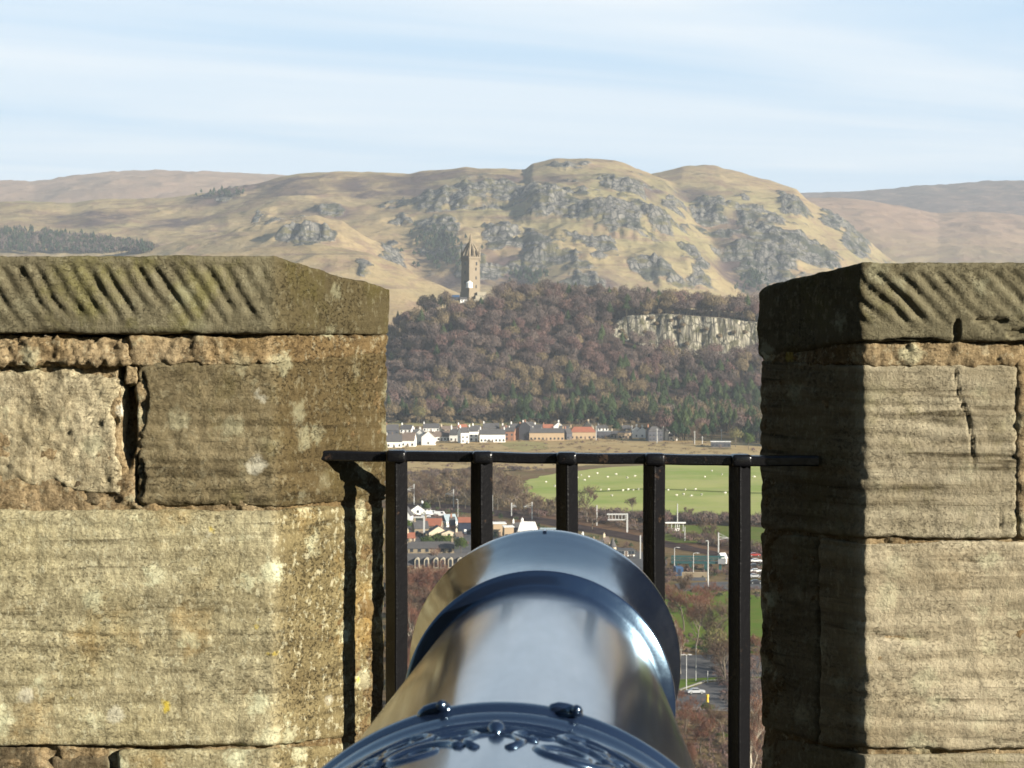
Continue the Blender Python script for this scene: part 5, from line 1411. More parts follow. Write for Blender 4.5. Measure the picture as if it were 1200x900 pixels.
village(783, 793, 516, 511, 507, M_WHITE, M_SLATE, "white house half hidden by the conifers at the right end of the village", rz=.1, win=2)
# the lodge, tents and terraces at the foot of the tower
def at_px(x, y, D): return PD(x, y, D)
m = MB(); m.tube([(0, 0, -1), (0, 0, 3.6)], 3.0, 16); m.tube([(0, 0, 3.6), (0, 0, 5.6)], [3.2, 0.3], 16)
p = at_px(550, 336, 2349); o = thing("lookout_tent", "round white tent at the foot of the monument tower", "tent", p); m.build("canvas", M_WHITE, o)
p = at_px(565, 351, 2350); o = thing("terrace_wall", "stepped pale stone terraces right of the monument tower", "terrace", p)
for k in range(3):
    m = MB(); m.box(0, k * 3.0, k * 3.2 - 1, 15 - k * 3, 4, 3.0); m.build("terrace_step", M_MONW, o)
p = at_px(543, 354, 2346); house("lodge", p, 6.5, 5, 2.6, 1.6, .2, M_WHITE, M_SLATE, "small white lodge below the monument tower", win=2, chim=0)
p = at_px(534, 351, 2348); house("lodge", p, 7, 5, 2.4, 1.6, -.2, M_DARKWALL, M_BLUE, "lodge with a blue roof left of the white lodge", win=2, chim=0)

# ---- the near end of town, seen through the bars
def near(x0, x1, yb, yw, yr, mw, mr, label, rz=0.0, name="house", **k):
    p = PZ((x0 + x1) / 2, yb, ZP); k_ = p[1] / F_PX
    w = (x1 - x0) * k_; h = max(2.2, (yb - yw) * k_); rh = max(0.5, (yw - yr) * k_)
    return house(name, p, w, k.pop("d", 7.5), h, rh, rz, mw, mr, label, **k)
near(466, 483, 613, 603, 592, M_WHITE, M_SLATE, "white gabled house beside the leftmost railing bar", rz=gb - .15, d=6, win=2)
near(484, 501, 627, 618, 611, M_STONE, M_SLATE, "house with a broad grey roof behind the white portal frame", rz=.2, win=3)
near(497, 518, 621, 617, 610, M_STONE, M_REDROOF, "house with a terracotta roof above the cream gable", rz=-.1, win=3)
near(506, 520, 630, 625, 617.5, M_CREAM, M_SLATE, "cream gable end below the terracotta roof", rz=gb + .2, win=2, d=8, chim=0)
near(521, 531, 631, 628, 624.5, M_CREAM, M_SLATE, "small low cream gable beside the green bush", rz=gb + .1, win=1, d=6, chim=0)
near(527, 533, 624, 614, 606, M_BRICK, M_SLATE, "narrow brick house with a pale chimney beside the glazed roof", rz=.1, win=1)
near(537, 553, 625, 611, 606.5, M_NAVY, M_REDROOF, "dark blue building with a red roof and white door", rz=.05, win=3, winmat=M_WHITE, chim=0)
near(577, 592, 628, 613, 612, M_TAN, M_WHITE, "tan flat-roofed building with a white roof edge", rz=.1, flat=True, win=3, chim=0)
near(590, 601, 631, 617, 616, M_TAN, M_WHITE, "lower tan block with a white fascia beside the white posts", rz=.1, flat=True, win=2, chim=0)
near(600, 612, 626, 622, 615, M_WHITE, M_SLATE, "dark-roofed house left of the bright white roof", rz=.0, win=2)
near(610, 627, 628, 626, 616, M_WHITE, M_WHITE, "house with a bright white sloping roof just over the cannon muzzle", rz=-.25, win=2, d=9)
near(694, 706, 646, 641, 635, M_STONE, M_SLATE, "grey-roofed stone house left of the pointed turret", rz=.1, win=3)
near(722, 742, 651, 646, 644, M_WHITE, M_SLATE, "long low white building right of the pointed turret", rz=.12, flat=True, win=5, chim=0)
near(486, 493, 603, 598, 592.5, M_WHITE, M_SLATE, "small white gabled house below the leftmost railway mast", rz=gb + .1, d=6, win=1, chim=0)
near(493, 503, 601.5, 597, 592, M_WHITE, M_SLATE, "white house with a dark roof beside the yellow-green tree", rz=.35, d=6, win=2)
near(533, 541, 634, 630, 626, M_CREAM, M_BROWNROOF, "low brown-roofed cottage under the dark blue building", rz=.2, d=6, win=2)
near(476, 486, 636, 631, 626, M_CREAM, M_REDROOF, "small red-roofed cottage at the foot of the leftmost railing bar", rz=.1, d=6, win=2)
near(652, 661, 632, 628, 623, M_WHITE, M_SLATE, "small white house right of the glazed roofs over the gun", rz=.3, d=6, win=2)
near(681, 690, 640, 635.5, 630.5, M_WHITE, M_SLATE, "white cottage between the middle railing bar and the stone house", rz=-.2, d=6, win=2)
near(706, 713, 641, 637, 632, M_CREAM, M_BROWNROOF, "cream cottage behind the pointed turret", rz=.2, d=6, win=1)
# glazed roofs
def glasshouse(x0, x1, yb, yt, label, rz):
    p = PZ((x0 + x1) / 2, yb, ZP); k_ = p[1] / F_PX; w = (x1 - x0) * k_; h = (yb - yt) * k_
    r = thing("greenhouse", label, "greenhouse", p, rz)
    m = MB(); m.box(0, 0, h * .22, w, 5, h * .44); m.build("wall", M_WHITE, r)
    m = MB(); roof_mesh(m, w, 5, h * .44, h * .56, .05); m.build("glass_roof", plain("greenhouse_glass", (.30, .36, .38), .12, .6), r)
    m = MB()
    for k in range(9):
        q = -w / 2 + w * k / 8
        for sg in (-1, 1): m.tube([(q, sg * 2.56, h * .44), (q, 0, h * 1.02)], .07, 4)
    m.build("glazing_bars", M_WHITE, r)
glasshouse(519, 534, 617, 603, "glazed white-ribbed roof beside the dark blue building", .5)
glasshouse(633, 652, 631, 619, "glazed white-ribbed roof right of the bright white roof", -.1)
# turret
p = PZ(718, 652, ZP); k_ = p[1] / F_PX
o = thing("turret", "pale round turret with a pointed slate roof beside the cannon", "turret", p)
m = MB(); m.tube([(0, 0, -1), (0, 0, 11 * k_)], 4.2 * k_, 14); m.build("wall", M_CREAM, o)
m = MB(); m.tube([(0, 0, 11 * k_), (0, 0, 22 * k_)], [4.9 * k_, .05], 14); m.build("roof", M_SLATE, o)
m = MB(); m.box(0, -4.2 * k_, 6 * k_, 1.0, .4, 1.6); m.build("window", M_GLASS, o)
# tenement with round-headed dormers, behind the red wood
p = PZ(512, 690, ZP); k_ = p[1] / F_PX
ten = thing("tenement", "stone tenement with a row of pale round-arched upper windows", "building", p, .03)
Wt, Ht = 84 * k_, 30 * k_
m = MB(); m.box(0, 0, Ht / 2 - .5, Wt, 11, Ht + 1); m.build("wall", M_STONE, ten)
m = MB(); roof_mesh(m, Wt, 11, Ht, 12 * k_, .3, 2.0); m.build("roof", M_SLATE, ten)
for xx in (489, 500, 511, 519, 528, 539):
    q = (xx - 512) * k_; wv = 3.0 * k_
    arch = [(-wv, Ht - 1.0), (wv, Ht - 1.0), (wv, Ht + 5 * k_)] + [(wv * math.cos(a), Ht + 5 * k_ + wv * 1.1 * math.sin(a)) for a in np.linspace(.3, math.pi - .3, 8)] + [(-wv, Ht + 5 * k_)]
    m = MB(); m.prism([(q + a, b) for a, b in arch], -5.9, -2.0); d_ = m.build("dormer", M_MONW, ten)
    s_ = .55
    m = MB(); m.prism([(q + a * s_, Ht + 2.4 * k_ + (b - Ht - 2.4 * k_) * .8) for a, b in arch], -5.99, -5.85); m.build("window", M_GLASS, d_)
for k in range(9):
    m = MB(); q = -Wt / 2 + (k + .5) * Wt / 9; m.box(q, -5.52, Ht * .55, 1.3, .14, 2.0); m.build("window", M_GLASS, ten)
near(478, 532, 648, 645, 639, M_STONE, M_SLATE, "long dark slate roof behind the row of arched windows", name="building", rz=.03, win=6, chim=2, d=8)

# ---- railway line side : masts and portals
def mast(x, y0_, y1_, arm, label, D=None, name="railway_mast", group="railway masts along the line"):
    p = PZ(x, y1_, ZP); k_ = p[1] / F_PX; H = (y1_ - y0_) * k_
    r = thing(name, label, "mast", p, 0, group)
    m = MB(); m.box(0, 0, H / 2 - .3, 0.46, 0.40, H + .6, 0, .04); m.build("post", M_STEEL, r)
    if arm:
        sg = 1 if arm > 0 else -1; L = abs(arm) * k_
        m = MB(); m.tube([(0, 0, H * .80), (sg * L, 0, H * .74)], .13, 5); m.tube([(0, 0, H * .66), (sg * L, 0, H * .74)], .11, 5); m.tube([(0, 0, H * .97), (sg * L * .8, 0, H * .78)], .06, 4)
        m.build("cantilever", M_STEEL, r)
        m = MB(); m.tube([(sg * L * .9, 0, H * .74), (sg * L * .9, 0, H * .62)], .09, 5); m.build("insulator", M_GREY, r)
    return r
mast(485.3, 567, 592, -9, "tall railway mast with an arm to its left, seen beside the leftmost railing bar")
mast(531.5, 573, 595, -10, "railway mast with a sloping arm between the first two railing bars")
mast(577, 580, 599, 0, "plain white railway mast just right of the second railing bar")
mast(599.5, 589, 605, 6, "shorter railway mast with an arm to its right, above the bright white roof")
mast(623.5, 588, 609, -10, "railway mast whose arm points left, under the corner of the pasture")
mast(699.5, 592, 616, 0, "plain railway mast right of the middle railing bar")
mast(842, 624, 648, 12, "railway mast with an arm to its right behind the last railing bar")
mast(750.5, 627, 655, 0, "tall pale post between the turret and the fourth railing bar")
def portal(x0, x1, y0_, y1_, label, both=False, lat=True):
    p = PZ(x1, y1_, ZP); k_ = p[1] / F_PX; H = (y1_ - y0_) * k_; W = (x1 - x0) * k_
    r = thing("signal_gantry", label, "gantry", p, 0)
    m = MB(); m.box(0, 0, H / 2, .7, .6, H, 0, .04); m.build("post", M_STEEL, r)
    if both: m = MB(); m.box(-W, 0, H / 2, .6, .5, H, 0, .04); m.build("post", M_STEEL, r)
    m = MB(); m.box(-W / 2, 0, H - .35, W + .6, .5, .6)
    if lat:
        m.box(-W / 2 - .4, 0, H - 2.6, W * .9, .4, .45)
        for k in range(6): m.box(-W * k / 6 - .8, 0, H - 1.5, .22, .22, 2.0)
    m.build("beam", M_STEEL, r)
    return r
portal(712, 735, 601.5, 624, "large white overhead gantry with a double beam below the pasture")
portal(486, 497, 605, 630, "white portal frame in front of the broad grey roof", lat=False)
portal(667, 671, 593, 602, "small white double-beamed gantry left of the middle railing bar")
p = PZ(791.5, 623, ZP); k_ = p[1] / F_PX
o = thing("signal_platform", "white platform deck with a tall central pole beside the line", "platform", p, 0)
m = MB(); m.box(0, 0, 10.5 * k_, 24 * k_, 1.6, .5); m.box(-2 * k_, 0, 2.4 * k_, 13 * k_, 2.2, 3.0 * k_); m.build("deck", M_WHITE, o)
m = MB(); m.tube([(0.8, 0, 0), (0.8, 0, 33 * k_)], .2, 6); m.build("pole", M_STEEL, o)
for q in (-9, -4.5, 0, 4.5, 9): m = MB(); m.tube([(q * k_, 0, 0), (q * k_, 0, 10.4 * k_)], .16, 5); m.build("leg", M_STEEL, o)

def street_lamp(x, y0_, y1_, label, heads=(1,), arm=5.0, thick=.11):
    p = PZ(x, y1_, ZP); k_ = p[1] / F_PX; H = (y1_ - y0_) * k_
    r = thing("street_lamp", label, "street lamp", p, 0)
    m = MB(); m.tube([(0, 0, -.2), (0, 0, H * .5), (0, 0, H)], [thick * 1.5, thick * 1.1, thick], 7); m.build("pole", M_STEEL, r)
    for sg in heads:
        m = MB(); m.tube([(0, 0, H), (sg * arm * k_ * .5, 0, H + .25), (sg * arm * k_, 0, H + .2)], thick * .8, 5); m.build("arm", M_STEEL, r)
        m = MB(); m.box(sg * arm * k_, 0, H + .12, .8, .35, .2, 0, .05); m.build("lamp_head", M_STEEL, r)
    return r
street_lamp(790.3, 642, 672, "street lamp at the left end of the teal footbridge", (1,), 5)
street_lamp(812.5, 648.5, 680, "street lamp in front of the middle of the teal footbridge", (1,), 5.5)
street_lamp(829.6, 634, 688, "tallest street lamp, standing before the right part of the teal footbridge", (-1,), 1.5, .2)
street_lamp(804.3, 767.5, 809, "double-headed street lamp on the grass verge", (-1, 1), 4.5, .085)
street_lamp(815.5, 755, 799, "tall plain pole behind the double-headed street lamp", (), 0, .07)
street_lamp(829.3, 786, 801, "short pale post on the kerbed verge", (), 0, .09)
street_lamp(536.6, 585.5, 606, "thin grey lamp post between the railway mast and the dark blue building", (-1,), 1.2, .10)
street_lamp(802.5, 617, 634, "speckled signal post beside the verge, right of the white platform", (), 0, .16)

# ---- footbridge, abutment, cars
p = PZ(818, 668, ZP); k_ = p[1] / F_PX
fbz = thing("footbridge", "teal footbridge with railed sides crossing the line at the right", "footbridge", p, -.10)
m = MB(); m.box(0, 0, 9.0 * k_, 62 * k_, 3.0, 2.2 * k_); m.build("deck", M_TEAL, fbz)
for yy in (-1.5, 1.5):
    m = MB(); m.box(0, yy, 16.0 * k_, 62 * k_, .16, .3); m.box(0, yy, 13.0 * k_, 62 * k_, .12, .2)
    for k in range(32): m.box(-31 * k_ + k * 2 * k_, yy, 13.0 * k_, .16, .12, 6.4 * k_)
    m.build("railing", M_TEAL, fbz)
for q in (-26, -9, 9, 26):
    m = MB(); m.box(q * k_, 0, 4 * k_, 1.0, 2.4, 9 * k_); m.build("pier", M_TEAL, fbz)
m = MB(); m.box(28 * k_, -1.8, 11 * k_, 9 * k_, .5, 6 * k_); m.build("stair_panel", M_GREY, fbz)
p = PZ(815, 680, ZP); k_ = p[1] / F_PX
o = thing("retaining_wall", "rough stone retaining wall under the teal footbridge", "wall", p, -.07)
m = MB(); m.box(0, 0, 4.2 * k_, 32 * k_, 1.2, 11 * k_, 0, .2); m.build("wall", M_STONE, o)
m = MB(); m.box(2 * k_, -.9, 1.5 * k_, 20 * k_, .7, 4.4 * k_, 0, .1); m.build("buttress", M_DARKWALL, o)
p = PZ(795, 674, ZP); o = thing("storage_container", "blue storage container left of the stone retaining wall", "container", p, .1)
m = MB(); m.box(0, 0, 1.5, 2.6, 5, 3.0, 0, .06)
for k in range(8): m.box(-1.1 + k * .31, -2.52, 1.5, .12, .08, 2.6)
m.build("body", M_BLUE, o); m = MB(); m.box(0, -2.6, 1.3, .9, .1, 2.2); m.build("door", M_NAVY, o)
near(843, 850, 660, 657.5, 653, M_WHITE, M_WHITE, "small white pitched shelter at the right end of the teal footbridge", rz=.3, name="shelter", win=1, chim=0, d=4, door=False)

CARCOL = {}
def car(x, y, label, col, rz, van=False, sc_=1.0):
    p = PZ(x, y, ZP + .12)
    r = thing("parked_van" if van else "parked_car", label, "van" if van else "car", p, rz)
    if (col, van) not in CARCOL:
        mt = NT("car_paint"); mt.b.inputs["Coat Weight"].default_value = .5; mt.fin(col, .3, 0, .5); CARCOL[(col, van)] = mt.m
    mp_ = CARCOL[(col, van)]
    side = ([(-2.6, .35), (2.6, .35), (2.65, .95), (2.3, 1.25), (1.75, 2.05), (1.4, 2.2), (-2.55, 2.2), (-2.65, 1.9)] if van else
            [(-2.1, .32), (2.1, .32), (2.15, .72), (1.9, .92), (1.0, 1.0), (.45, 1.42), (-.9, 1.45), (-1.55, 1.02), (-2.05, .95), (-2.15, .6)])
    m = MB(); m.prism(side, -.86, .86); b = m.build("body", mp_, r)
    bv = b.modifiers.new("round", 'BEVEL'); bv.width = .07; bv.segments = 2
    m = MB()
    win = [(1.72, 1.3), (1.45, 2.0), (.5, 2.0), (.5, 1.3)] if van else [(.92, 1.02), (.42, 1.36), (-.85, 1.38), (-1.38, 1.02)]
    m.prism(win, -.88, .88); m.build("windows", M_GLASS, r)
    for fx in (-1, 1):
        for sy in (-1, 1):
            q = 1.6 if van else 1.3
            m = MB(); m.tube([(fx * q, sy * .90, .33), (fx * q, sy * .68, .33)], .33, 12); wv = m.build("wheel", M_RUBBER, r)
            m = MB(); m.tube([(fx * q, sy * .92, .33), (fx * q, sy * .89, .33)], .19, 10); m.build("rim", M_STEEL, wv)
    for sy in (-.6, .6):
        m = MB(); m.box(2.6 if van else 2.1, sy, .75, .14, .3, .16); m.build("headlight", M_STEEL, r)
    return r
WH, SV, DK, RD_, BL = (.75, .75, .73), (.45, .46, .47), (.03, .03, .035), (.35, .04, .03), (.05, .10, .22)
car(505, 604, "white van at the left of the two, in the yard under the railway mast", WH, .2, True)
car(515.5, 605, "white van parked right of the other one in the yard", WH, -.1, True)
car(499, 606.5, "silver car parked beside the white portal frame", SV, .1)
car(523, 606.5, "dark car parked right of the white vans", DK, .1)
car(815.5, 813, "pale silver car on the road below the kerbed verge", SV, .1)
for k, (yy, c_, l_) in enumerate(((652, RD_, "red car at the top in the gap beside the right wall"), (659, WH, "white car second from the top beside the right wall"), (665, DK, "dark car third from the top beside the right wall"),
                                  (671, WH, "white car fourth from the top beside the right wall"), (677, SV, "silver car fifth from the top beside the right wall"), (684, DK, "dark car at the bottom of the line in the gap beside the right wall"))):
    car(884.5 + (k % 2) * 1.5, yy, l_, c_, .05)
# bollard with a yellow top
p = PZ(829, 823, ZP + .1); o = thing("traffic_bollard", "yellow traffic bollard on the road", "bollard", p)
m = MB(); m.tube([(0, 0, 0), (0, 0, 1.3)], [.35, .28], 10); m.build("post", M_YELLOW, o); m = MB(); m.tube([(0, 0, 1.3), (0, 0, 1.9)], [.42, .36], 10); m.build("lamp_head", M_YELLOW, o)

# ---- sheep on the pasture
sheep_m = MB()
sheep_m.tube([(-.62, 0, .66), (-.5, 0, .72), (0, 0, .76), (.42, 0, .74), (.58, 0, .70)], [.10, .32, .37, .33, .12], 9)
sheep_m.tube([(.50, 0, .82), (.70, 0, .92), (.86, 0, .84), (.98, 0, .74)], [.15, .13, .12, .07], 7)
for fx in (-.38, .36):
    for sy in (-.15, .15): sheep_m.tube([(fx, sy, .55), (fx, sy, 0)], [.08, .045], 5)
for sy in (-.12, .12): sheep_m.tube([(.74, sy * .8, .94), (.70, sy * 2.0, .95)], [.05, .02], 4)
M_FLEECE = plain("fleece", (.68, .64, .55), .95, .1, var=.1, scale=3)
sheep0 = None
SG = "white sheep scattered over the pasture"
spx = [(681, 558), (690, 560), (700, 556), (712, 560), (722, 557), (735, 561), (744, 559), (685, 564), (676, 561), (717, 582), (713, 575), (736, 575), (742, 575.5), (748, 574.5), (730, 576), (704, 575),
       (756, 557), (775, 556), (793, 581.5), (801, 580.5), (810, 582.5), (815, 574.5), (822, 581), (803, 575), (783, 575.5), (770, 576), (834, 553), (846, 557), (826, 560), (850, 579), (640, 566), (650, 571), (884, 560), (765, 563)]
for k, (x, y) in enumerate(spx):
    p = PZ(x, y, ZP + .1); rz = random.uniform(0, 6.28)
    if sheep0 is None:
        sheep0 = sheep_m.build("sheep", M_FLEECE, None, True); tag(sheep0, "small white sheep grazing on the green pasture", "sheep", SG); o = sheep0
    else:
        o = sheep0.copy(); C.objects.link(o)
    o.location = tuple(p); o.rotation_euler = (0, 0, rz); o.scale = (1.0,) * 3 if k % 3 else (.88,) * 3
o = MB(); 
# ---- brown scrub by the river and hedges
def scrub(name, label, poly, n, seed, mats, h, rx, faces, size, kinds=(0,), z=ZP):
    rg = np.random.default_rng(seed); sp = []
    poly = np.array(poly, float); lo, hi = poly.min(0), poly.max(0)
    def inside(x, y):
        c = False; j = len(poly) - 1
        for i in range(len(poly)):
            if (poly[i, 1] > y) != (poly[j, 1] > y) and x < (poly[j, 0] - poly[i, 0]) * (y - poly[i, 1]) / (poly[j, 1] - poly[i, 1]) + poly[i, 0]: c = not c
            j = i
        return c
    while len(sp) < n:
        x, y = rg.uniform(lo[0], hi[0]), rg.uniform(lo[1], hi[1])
        if inside(x, y):
            p = PZ(x, y, z); sp.append((p[0], p[1], z, int(rg.choice(kinds))))
    o = wood(name, sp, mats, h, rx, faces, size, .08, seed); o["label"] = label
    return o
scrub("scrub", "brown leafless scrub filling the ground left of the pasture", [(470, 565), (500, 560), (560, 556), (600, 560), (612, 572), (640, 594), (700, 606), (640, 604), (600, 600), (560, 594), (470, 592)], 420, 21,
      [W_BARE, W_BARE, W_TAN, W_RUST, W_BARK], (3.0, 6.0), (2.0, 3.8), 90, .5, (0, 2, 2, 2))
scrub("riverside_scrub", "dark hedge line along the lower edge of the pasture", [(690, 603), (740, 607), (800, 610), (900, 613), (950, 616), (950, 620), (880, 618), (800, 615), (740, 612), (690, 607)], 200, 22,
      [W_BARE, W_BARE, W_TAN, W_RUST, W_BARK], (3.0, 6.0), (2.0, 3.8), 120, .5, (0, 0, 0, 3))
scrub("hedge", "thin dark hedgerow across the golden grass", [(470, 557), (520, 553.5), (575, 550), (640, 551), (640, 552.5), (575, 552), (520, 555.5), (470, 560)], 90, 23,
      [W_BARE, W_BARE, W_TAN, W_BARE, W_BARK], (2.0, 3.5), (1.6, 2.6), 70, .45)
scrub("embankment_scrub", "red-brown scrub along the railway embankment", [(600, 604), (660, 607), (740, 622), (800, 634), (880, 648), (950, 660), (950, 650), (880, 640), (800, 626), (740, 614), (660, 601), (600, 599)], 330, 24,
      [W_BARE, W_BARE, W_TAN, W_RUST, W_BARK], (1.6, 4.0), (1.4, 3.0), 90, .38, (0, 0, 3, 3, 2))
scrub("grass_tussocks", "rough tawny tussocks across the golden field", [(440, 528), (560, 520), (700, 516), (860, 520), (900, 532), (880, 540), (700, 543), (600, 548), (440, 553)], 330, 25,
      [W_TAN, W_RUST, W_TAN, W_TAN, W_BARK], (.8, 1.8), (2.0, 5.0), 40, .5, (0, 2, 2, 1))
scrub("undergrowth", "tangled brown undergrowth below the castle", [(470, 665), (560, 665), (560, 900), (470, 900)], 620, 26,
      [W_RUST, W_BARE, W_TAN, W_RUST, W_BARK], (2.0, 5.0), (1.4, 2.6), 110, .32, (0, 0, 2, 3))
scrub("undergrowth", "low brown brambles and bushes round the park lawn", [(775, 690), (890, 692), (890, 705), (850, 700), (800, 712), (782, 730), (800, 745), (890, 750), (890, 768), (775, 768)], 150, 27,
      [W_RUST, W_BARE, W_TAN, W_EV, W_BARK] if False else [W_RUST, W_BARE, W_TAN, W_CON, W_BARK], (1.0, 3.0), (.9, 2.0), 110, .28, (0, 1, 2, 2, 3))
scrub("embankment_scrub", "dark tangled scrub beneath the teal footbridge", [(772, 652), (830, 656), (900, 664), (900, 680), (830, 680), (795, 682), (772, 684)], 130, 31,
      [W_RUST, W_BARE, W_TAN, W_CON, W_BARK], (1.2, 3.2), (1.0, 2.2), 100, .30, (0, 1, 1, 3))
scrub("undergrowth", "purple-brown thicket round the kerbed road", [(834, 762), (900, 762), (900, 834), (852, 834), (846, 812), (838, 790)], 130, 32,
      [W_BARE, W_BARE, W_TAN, W_RUST, W_BARK], (1.6, 4.2), (1.0, 2.2), 120, .24, (0, 0, 1, 3))
scrub("undergrowth", "red-brown brambles at the foot of the castle rock", [(790, 836), (900, 836), (900, 960), (790, 960)], 420, 28,
      [W_RUST, W_BARE, W_TAN, W_CON, W_BARK], (1.0, 3.2), (.8, 1.7), 130, .20, (0, 0, 1, 2))
scrub("garden_shrubbery", "low hedges and shrubs between the village houses", [(452, 497), (610, 495), (780, 503), (800, 520), (700, 517), (610, 519), (452, 528)], 150, 29,
      [W_TAN, W_CON, W_TAN, W_RUST, W_BARK], (1.2, 3.2), (1.2, 2.6), 70, .42, (0, 1, 2, 2))
for sd_, poly in ((41, [(-900, 505), (430, 500), (430, 516), (-900, 516)]), (42, [(-700, 590), (420, 584), (420, 600), (-700, 602)]), (43, [(-600, 640), (440, 640), (440, 665), (-600, 660)]), (44, [(-700, 548), (250, 541), (250, 552), (-700, 556)]),
                  (45, [(1010, 500), (1700, 500), (1700, 512), (1010, 512)]), (46, [(1010, 575), (1600, 575), (1600, 588), (1010, 586)]), (47, [(1000, 625), (1600, 640), (1600, 690), (1000, 680)]), (48, [(-300, 770), (430, 770), (430, 900), (-300, 900)]), (49, [(960, 770), (1500, 770), (1500, 900), (960, 900)])):
    scrub("valley_trees", "leafless trees and hedges across the valley floor", poly, 150, sd_, [W_BARE, W_CON, W_TAN, W_RUST, W_BARK], (4, 11), (3, 6), 60, .9, (0, 0, 1, 2, 3))
scrub("garden_shrubbery", "dark hedges and shrubs between the houses near the railway", [(474, 598), (556, 600), (656, 622), (745, 643), (745, 655), (656, 640), (560, 644), (474, 644)], 200, 51,
      [W_BARE, W_CON, W_EVG, W_RUST, W_BARK], (1.2, 3.4), (1.0, 2.4), 90, .32, (0, 1, 2, 2, 3))
# ---- single trees
TG = "leafless trees of the wood below the castle"
k = 0
rg = np.random.default_rng(44)
for yy in (712, 726, 742, 760, 782, 806, 835, 868, 905):
    for xx in np.arange(476, 560, 11 + (yy - 700) * .06):
        x = xx + rg.uniform(-4, 4)
        tree("red" if k % 3 else "near", x, yy + rg.uniform(-4, 4), "leafless red-brown tree in the wood between the left railing bar and the gun", TG, rg.uniform(.75, 1.1), k % 4); k += 1
for (x, y, h) in ((480, 700, .9), (492, 704, .8), (503, 700, .95), (516, 703, .85), (528, 699, .9), (541, 702, .8)):
    tree("red", x, y, "leafless red-brown tree in the wood between the left railing bar and the gun", TG, h, int(x) % 4)
tree("birch", 487, 770, "pale-stemmed birch in front of the red-brown wood on the left", None, 1.1, 0)
tree("birch", 496, 850, "second pale birch, lower on the left and close to the railing bar", None, 1.0, 1)
tree("birch", 513, 690, "pale leaning birch rising over the slate roof and arched windows", None, 1.05, 2)
tree("ever", 540, 650, "round green-gold bush-like tree below the dark blue building", None, .75, 0)
tree("bush", 512, 638, "green garden bush under the cream gable", None, 1.3, 0)
tree("bush", 524, 640, "green garden bush between the cream gable and the round green tree", None, 1.4, 1)
tree("bush", 500, 640, "dark green garden bush left of the cream gable", None, 1.3, 2)
tree("bush", 478, 622, "dark green bush beside the white portal frame", None, 1.4, 0)
tree("ever", 500, 602, "yellow-green tree behind the white vans", None, .6, 1)
# right-hand side
tree("near", 841, 778, "large spreading leafless tree in the middle of the gap before the last railing bar", None, 1.5, 1)
tree("red", 815, 762, "red-brown leafless tree left of the large spreading tree", None, 1.15, 2)
tree("red", 801, 740, "red-brown tree near the top left of the park lawn", None, 1.1, 3)
tree("birch", 797, 790, "pale leaning birch right beside the gun muzzle", None, 1.0, 0)
tree("olive", 838, 779, "dull olive tree in front of the large spreading tree", None, .75, 2)
tree("red", 822, 734, "red-brown leafless tree standing on the middle of the park lawn", None, 1.0, 0)
tree("near", 806, 716, "grey leafless tree at the top of the park lawn beside the gun", None, .9, 2)
tree("red", 834, 722, "red-brown leafless tree at the top right of the park lawn", None, .9, 1)
tree("near", 850, 803, "leafless tree beside the last railing bar above the road", None, 1.25, 0)
tree("red", 803, 860, "red twiggy tree low beside the gun", None, .8, 0)
tree("red", 822, 885, "red twiggy tree at the very bottom between gun and last bar", None, .8, 1)
tree("near", 848, 872, "grey-brown twiggy tree at the foot of the last railing bar", None, .7, 3)
tree("red", 808, 925, "red-brown tree top at the lower edge beside the gun", None, .75, 2)
tree("bush", 828, 836, "dark green bush beside the footpath", None, .75, 0)
tree("bush", 846, 868, "small green bush near the last railing bar", None, .6, 1)
tree("birch", 881, 905, "slender pale twin-stemmed birch in the gap beside the right wall", None, 1.25, 2)
tree("birch", 884, 930, "second slender birch low in the gap beside the right wall", None, 1.2, 0)
tree("red", 887, 790, "red-brown tree in the gap beside the right wall", None, .9, 1)
tree("far", 688, 612, "tall thin leafless tree in front of the pasture, right of the middle railing bar", None, 1.25, 0)
tree("far", 693, 622, "leafless tree between the railway and the pasture beside the plain mast", None, .8, 1)
tree("far", 742, 604, "leafless tree in the hedge line right of the large gantry", None, .7, 2)
tree("far", 824, 637, "grey leafless tree on the green verge", None, .8, 0)
tree("far", 838, 640, "second leafless tree on the green verge, nearest the last bar", None, .7, 1)
tree("far", 808, 612, "rusty leafless tree in the hedge line right of the white platform", None, .55, 2)
SGp = "leafless trees in the scrub left of the pasture"
k = 0
for (x, y, h) in ((488, 596, .9), (503, 590, 1.0), (516, 596, .9), (545, 596, 1.1), (556, 594, 1.0), (583, 598, 1.1), (590, 594, 1.2), (598, 590, 1.0), (606, 596, .9), (614, 603, .8), (632, 606, .7), (645, 604, .7), (495, 578, .8), (521, 574, .8), (548, 574, .9), (581, 574, 1.0), (571, 586, 1.0)):
    tree("far", x, y, "leafless brown tree in the scrub left of the pasture", SGp, h, k % 3); k += 1
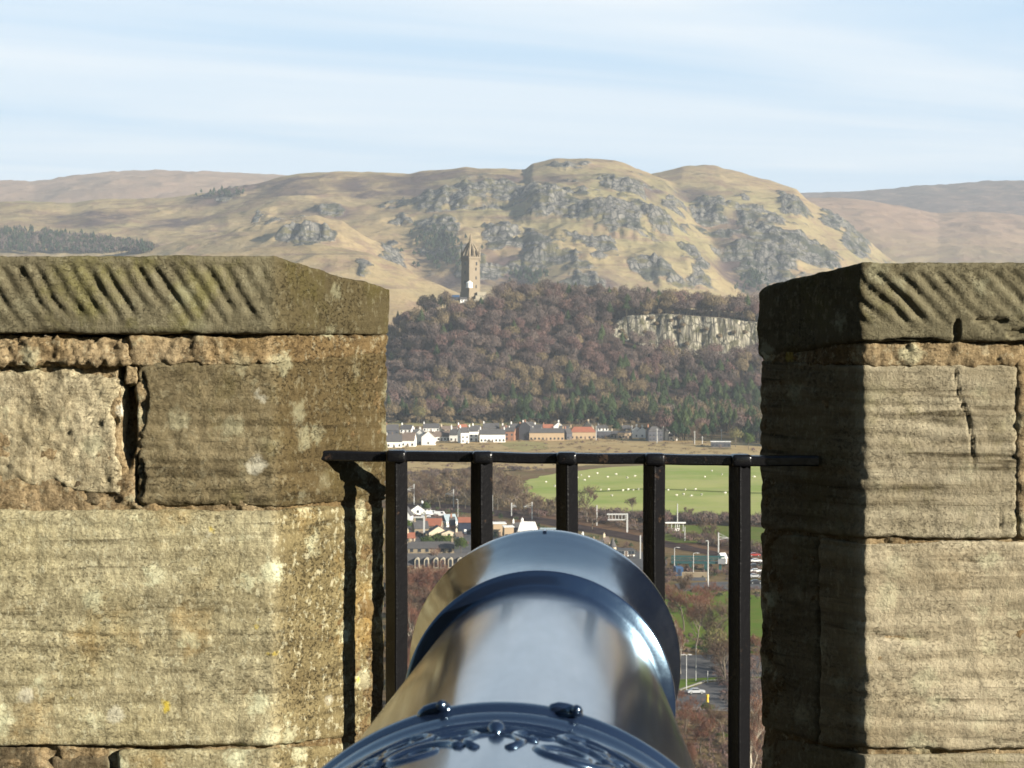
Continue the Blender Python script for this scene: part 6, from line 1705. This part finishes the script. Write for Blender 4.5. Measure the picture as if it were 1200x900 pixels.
# foot of the crag
tree("olive", 491, 497, "pale olive tree at the foot of the wooded crag, left of the village roofs", None, 1.0, 0)
CG = "dark conifers along the foot of the wooded crag"
k = 0
for (x, y, h) in ((606, 500, .9), (614, 499, 1.0), (622, 498, 1.1), (631, 497, .9), (640, 498, 1.0), (668, 501, 1.0), (679, 500, 1.2), (706, 505, 1.2), (716, 507, 1.2), (722, 510, 1.0), (790, 517, 1.3), (798, 517, 1.2), (806, 517, 1.0), (826, 517, 1.1), (834, 516, 1.2), (862, 520, .9), (872, 518, 1.0), (880, 519, 1.0)):
    tree("con", x, y, "dark conifer among the trees at the foot of the wooded crag", CG, h, k % 3); k += 1
tree("olive", 862, 524, "grey-green tree beside the low dark shed near the right wall", None, .95, 1)
tree("ever", 877, 527, "bright green tree against the right wall at the end of the village", None, 1.2, 0)
tree("far", 812, 521, "slim leafless tree right of the village conifers", None, 1.0, 1)
tree("olive", 800, 511, "orange-brown tree behind the conifers right of the village", None, .8, 0)
# utility poles in the village
for (x, y0_, y1_, l_) in ((814, 505, 521, "grey pole before the dark conifers right of the village"), (823, 511, 520, "short pole right of the grey village pole"), (845.5, 503, 517, "thin pole rising over the low dark shed"),
                          (698.5, 499, 516, "white pole at the right corner of the red-roofed house"), (740.5, 498, 514, "white pole right of the tan flat-roofed building"), (770, 502, 519, "white pole before the purple-grey house")):
    p = PZ(x, y1_, ZP); k_ = p[1] / F_PX; H = (y1_ - y0_) * k_
    o = thing("utility_pole", l_, "pole", p); m = MB(); m.tube([(0, 0, -.2), (0, 0, H)], [.28, .2], 6); m.build("pole", M_STEEL, o); m = MB(); m.box(0, 0, H - .8, 1.6, .16, .16); m.build("crossarm", M_STEEL, o)

# ------------------------------------------------------------------ the air between : a closed box of thin haze
hm = bpy.data.materials.new("haze"); hm.use_nodes = True
hn = hm.node_tree; hn.nodes.clear()
ho = hn.nodes.new("ShaderNodeOutputMaterial"); hv = hn.nodes.new("ShaderNodeVolumePrincipled")
hv.inputs["Color"].default_value = (0.80, 0.89, 1.0, 1); hv.inputs["Density"].default_value = 5.6e-5; hv.inputs["Anisotropy"].default_value = 0.0
hn.links.new(hv.outputs[0], ho.inputs["Volume"])
zlo = float(min(Z.min(), ZP)) - 1.0; zhi = float(max(Z.max(), 20)) + 5.0
xm = float(np.abs(XYZ[:, 0]).max()) + 50
m = MB(); m.box(0, 13000 - 20, (zlo + zhi) / 2, 2 * xm, 26300, zhi - zlo)
hz_o = m.build("haze", hm); tag(hz_o, "thin blue haze filling the valley air", kind="stuff")
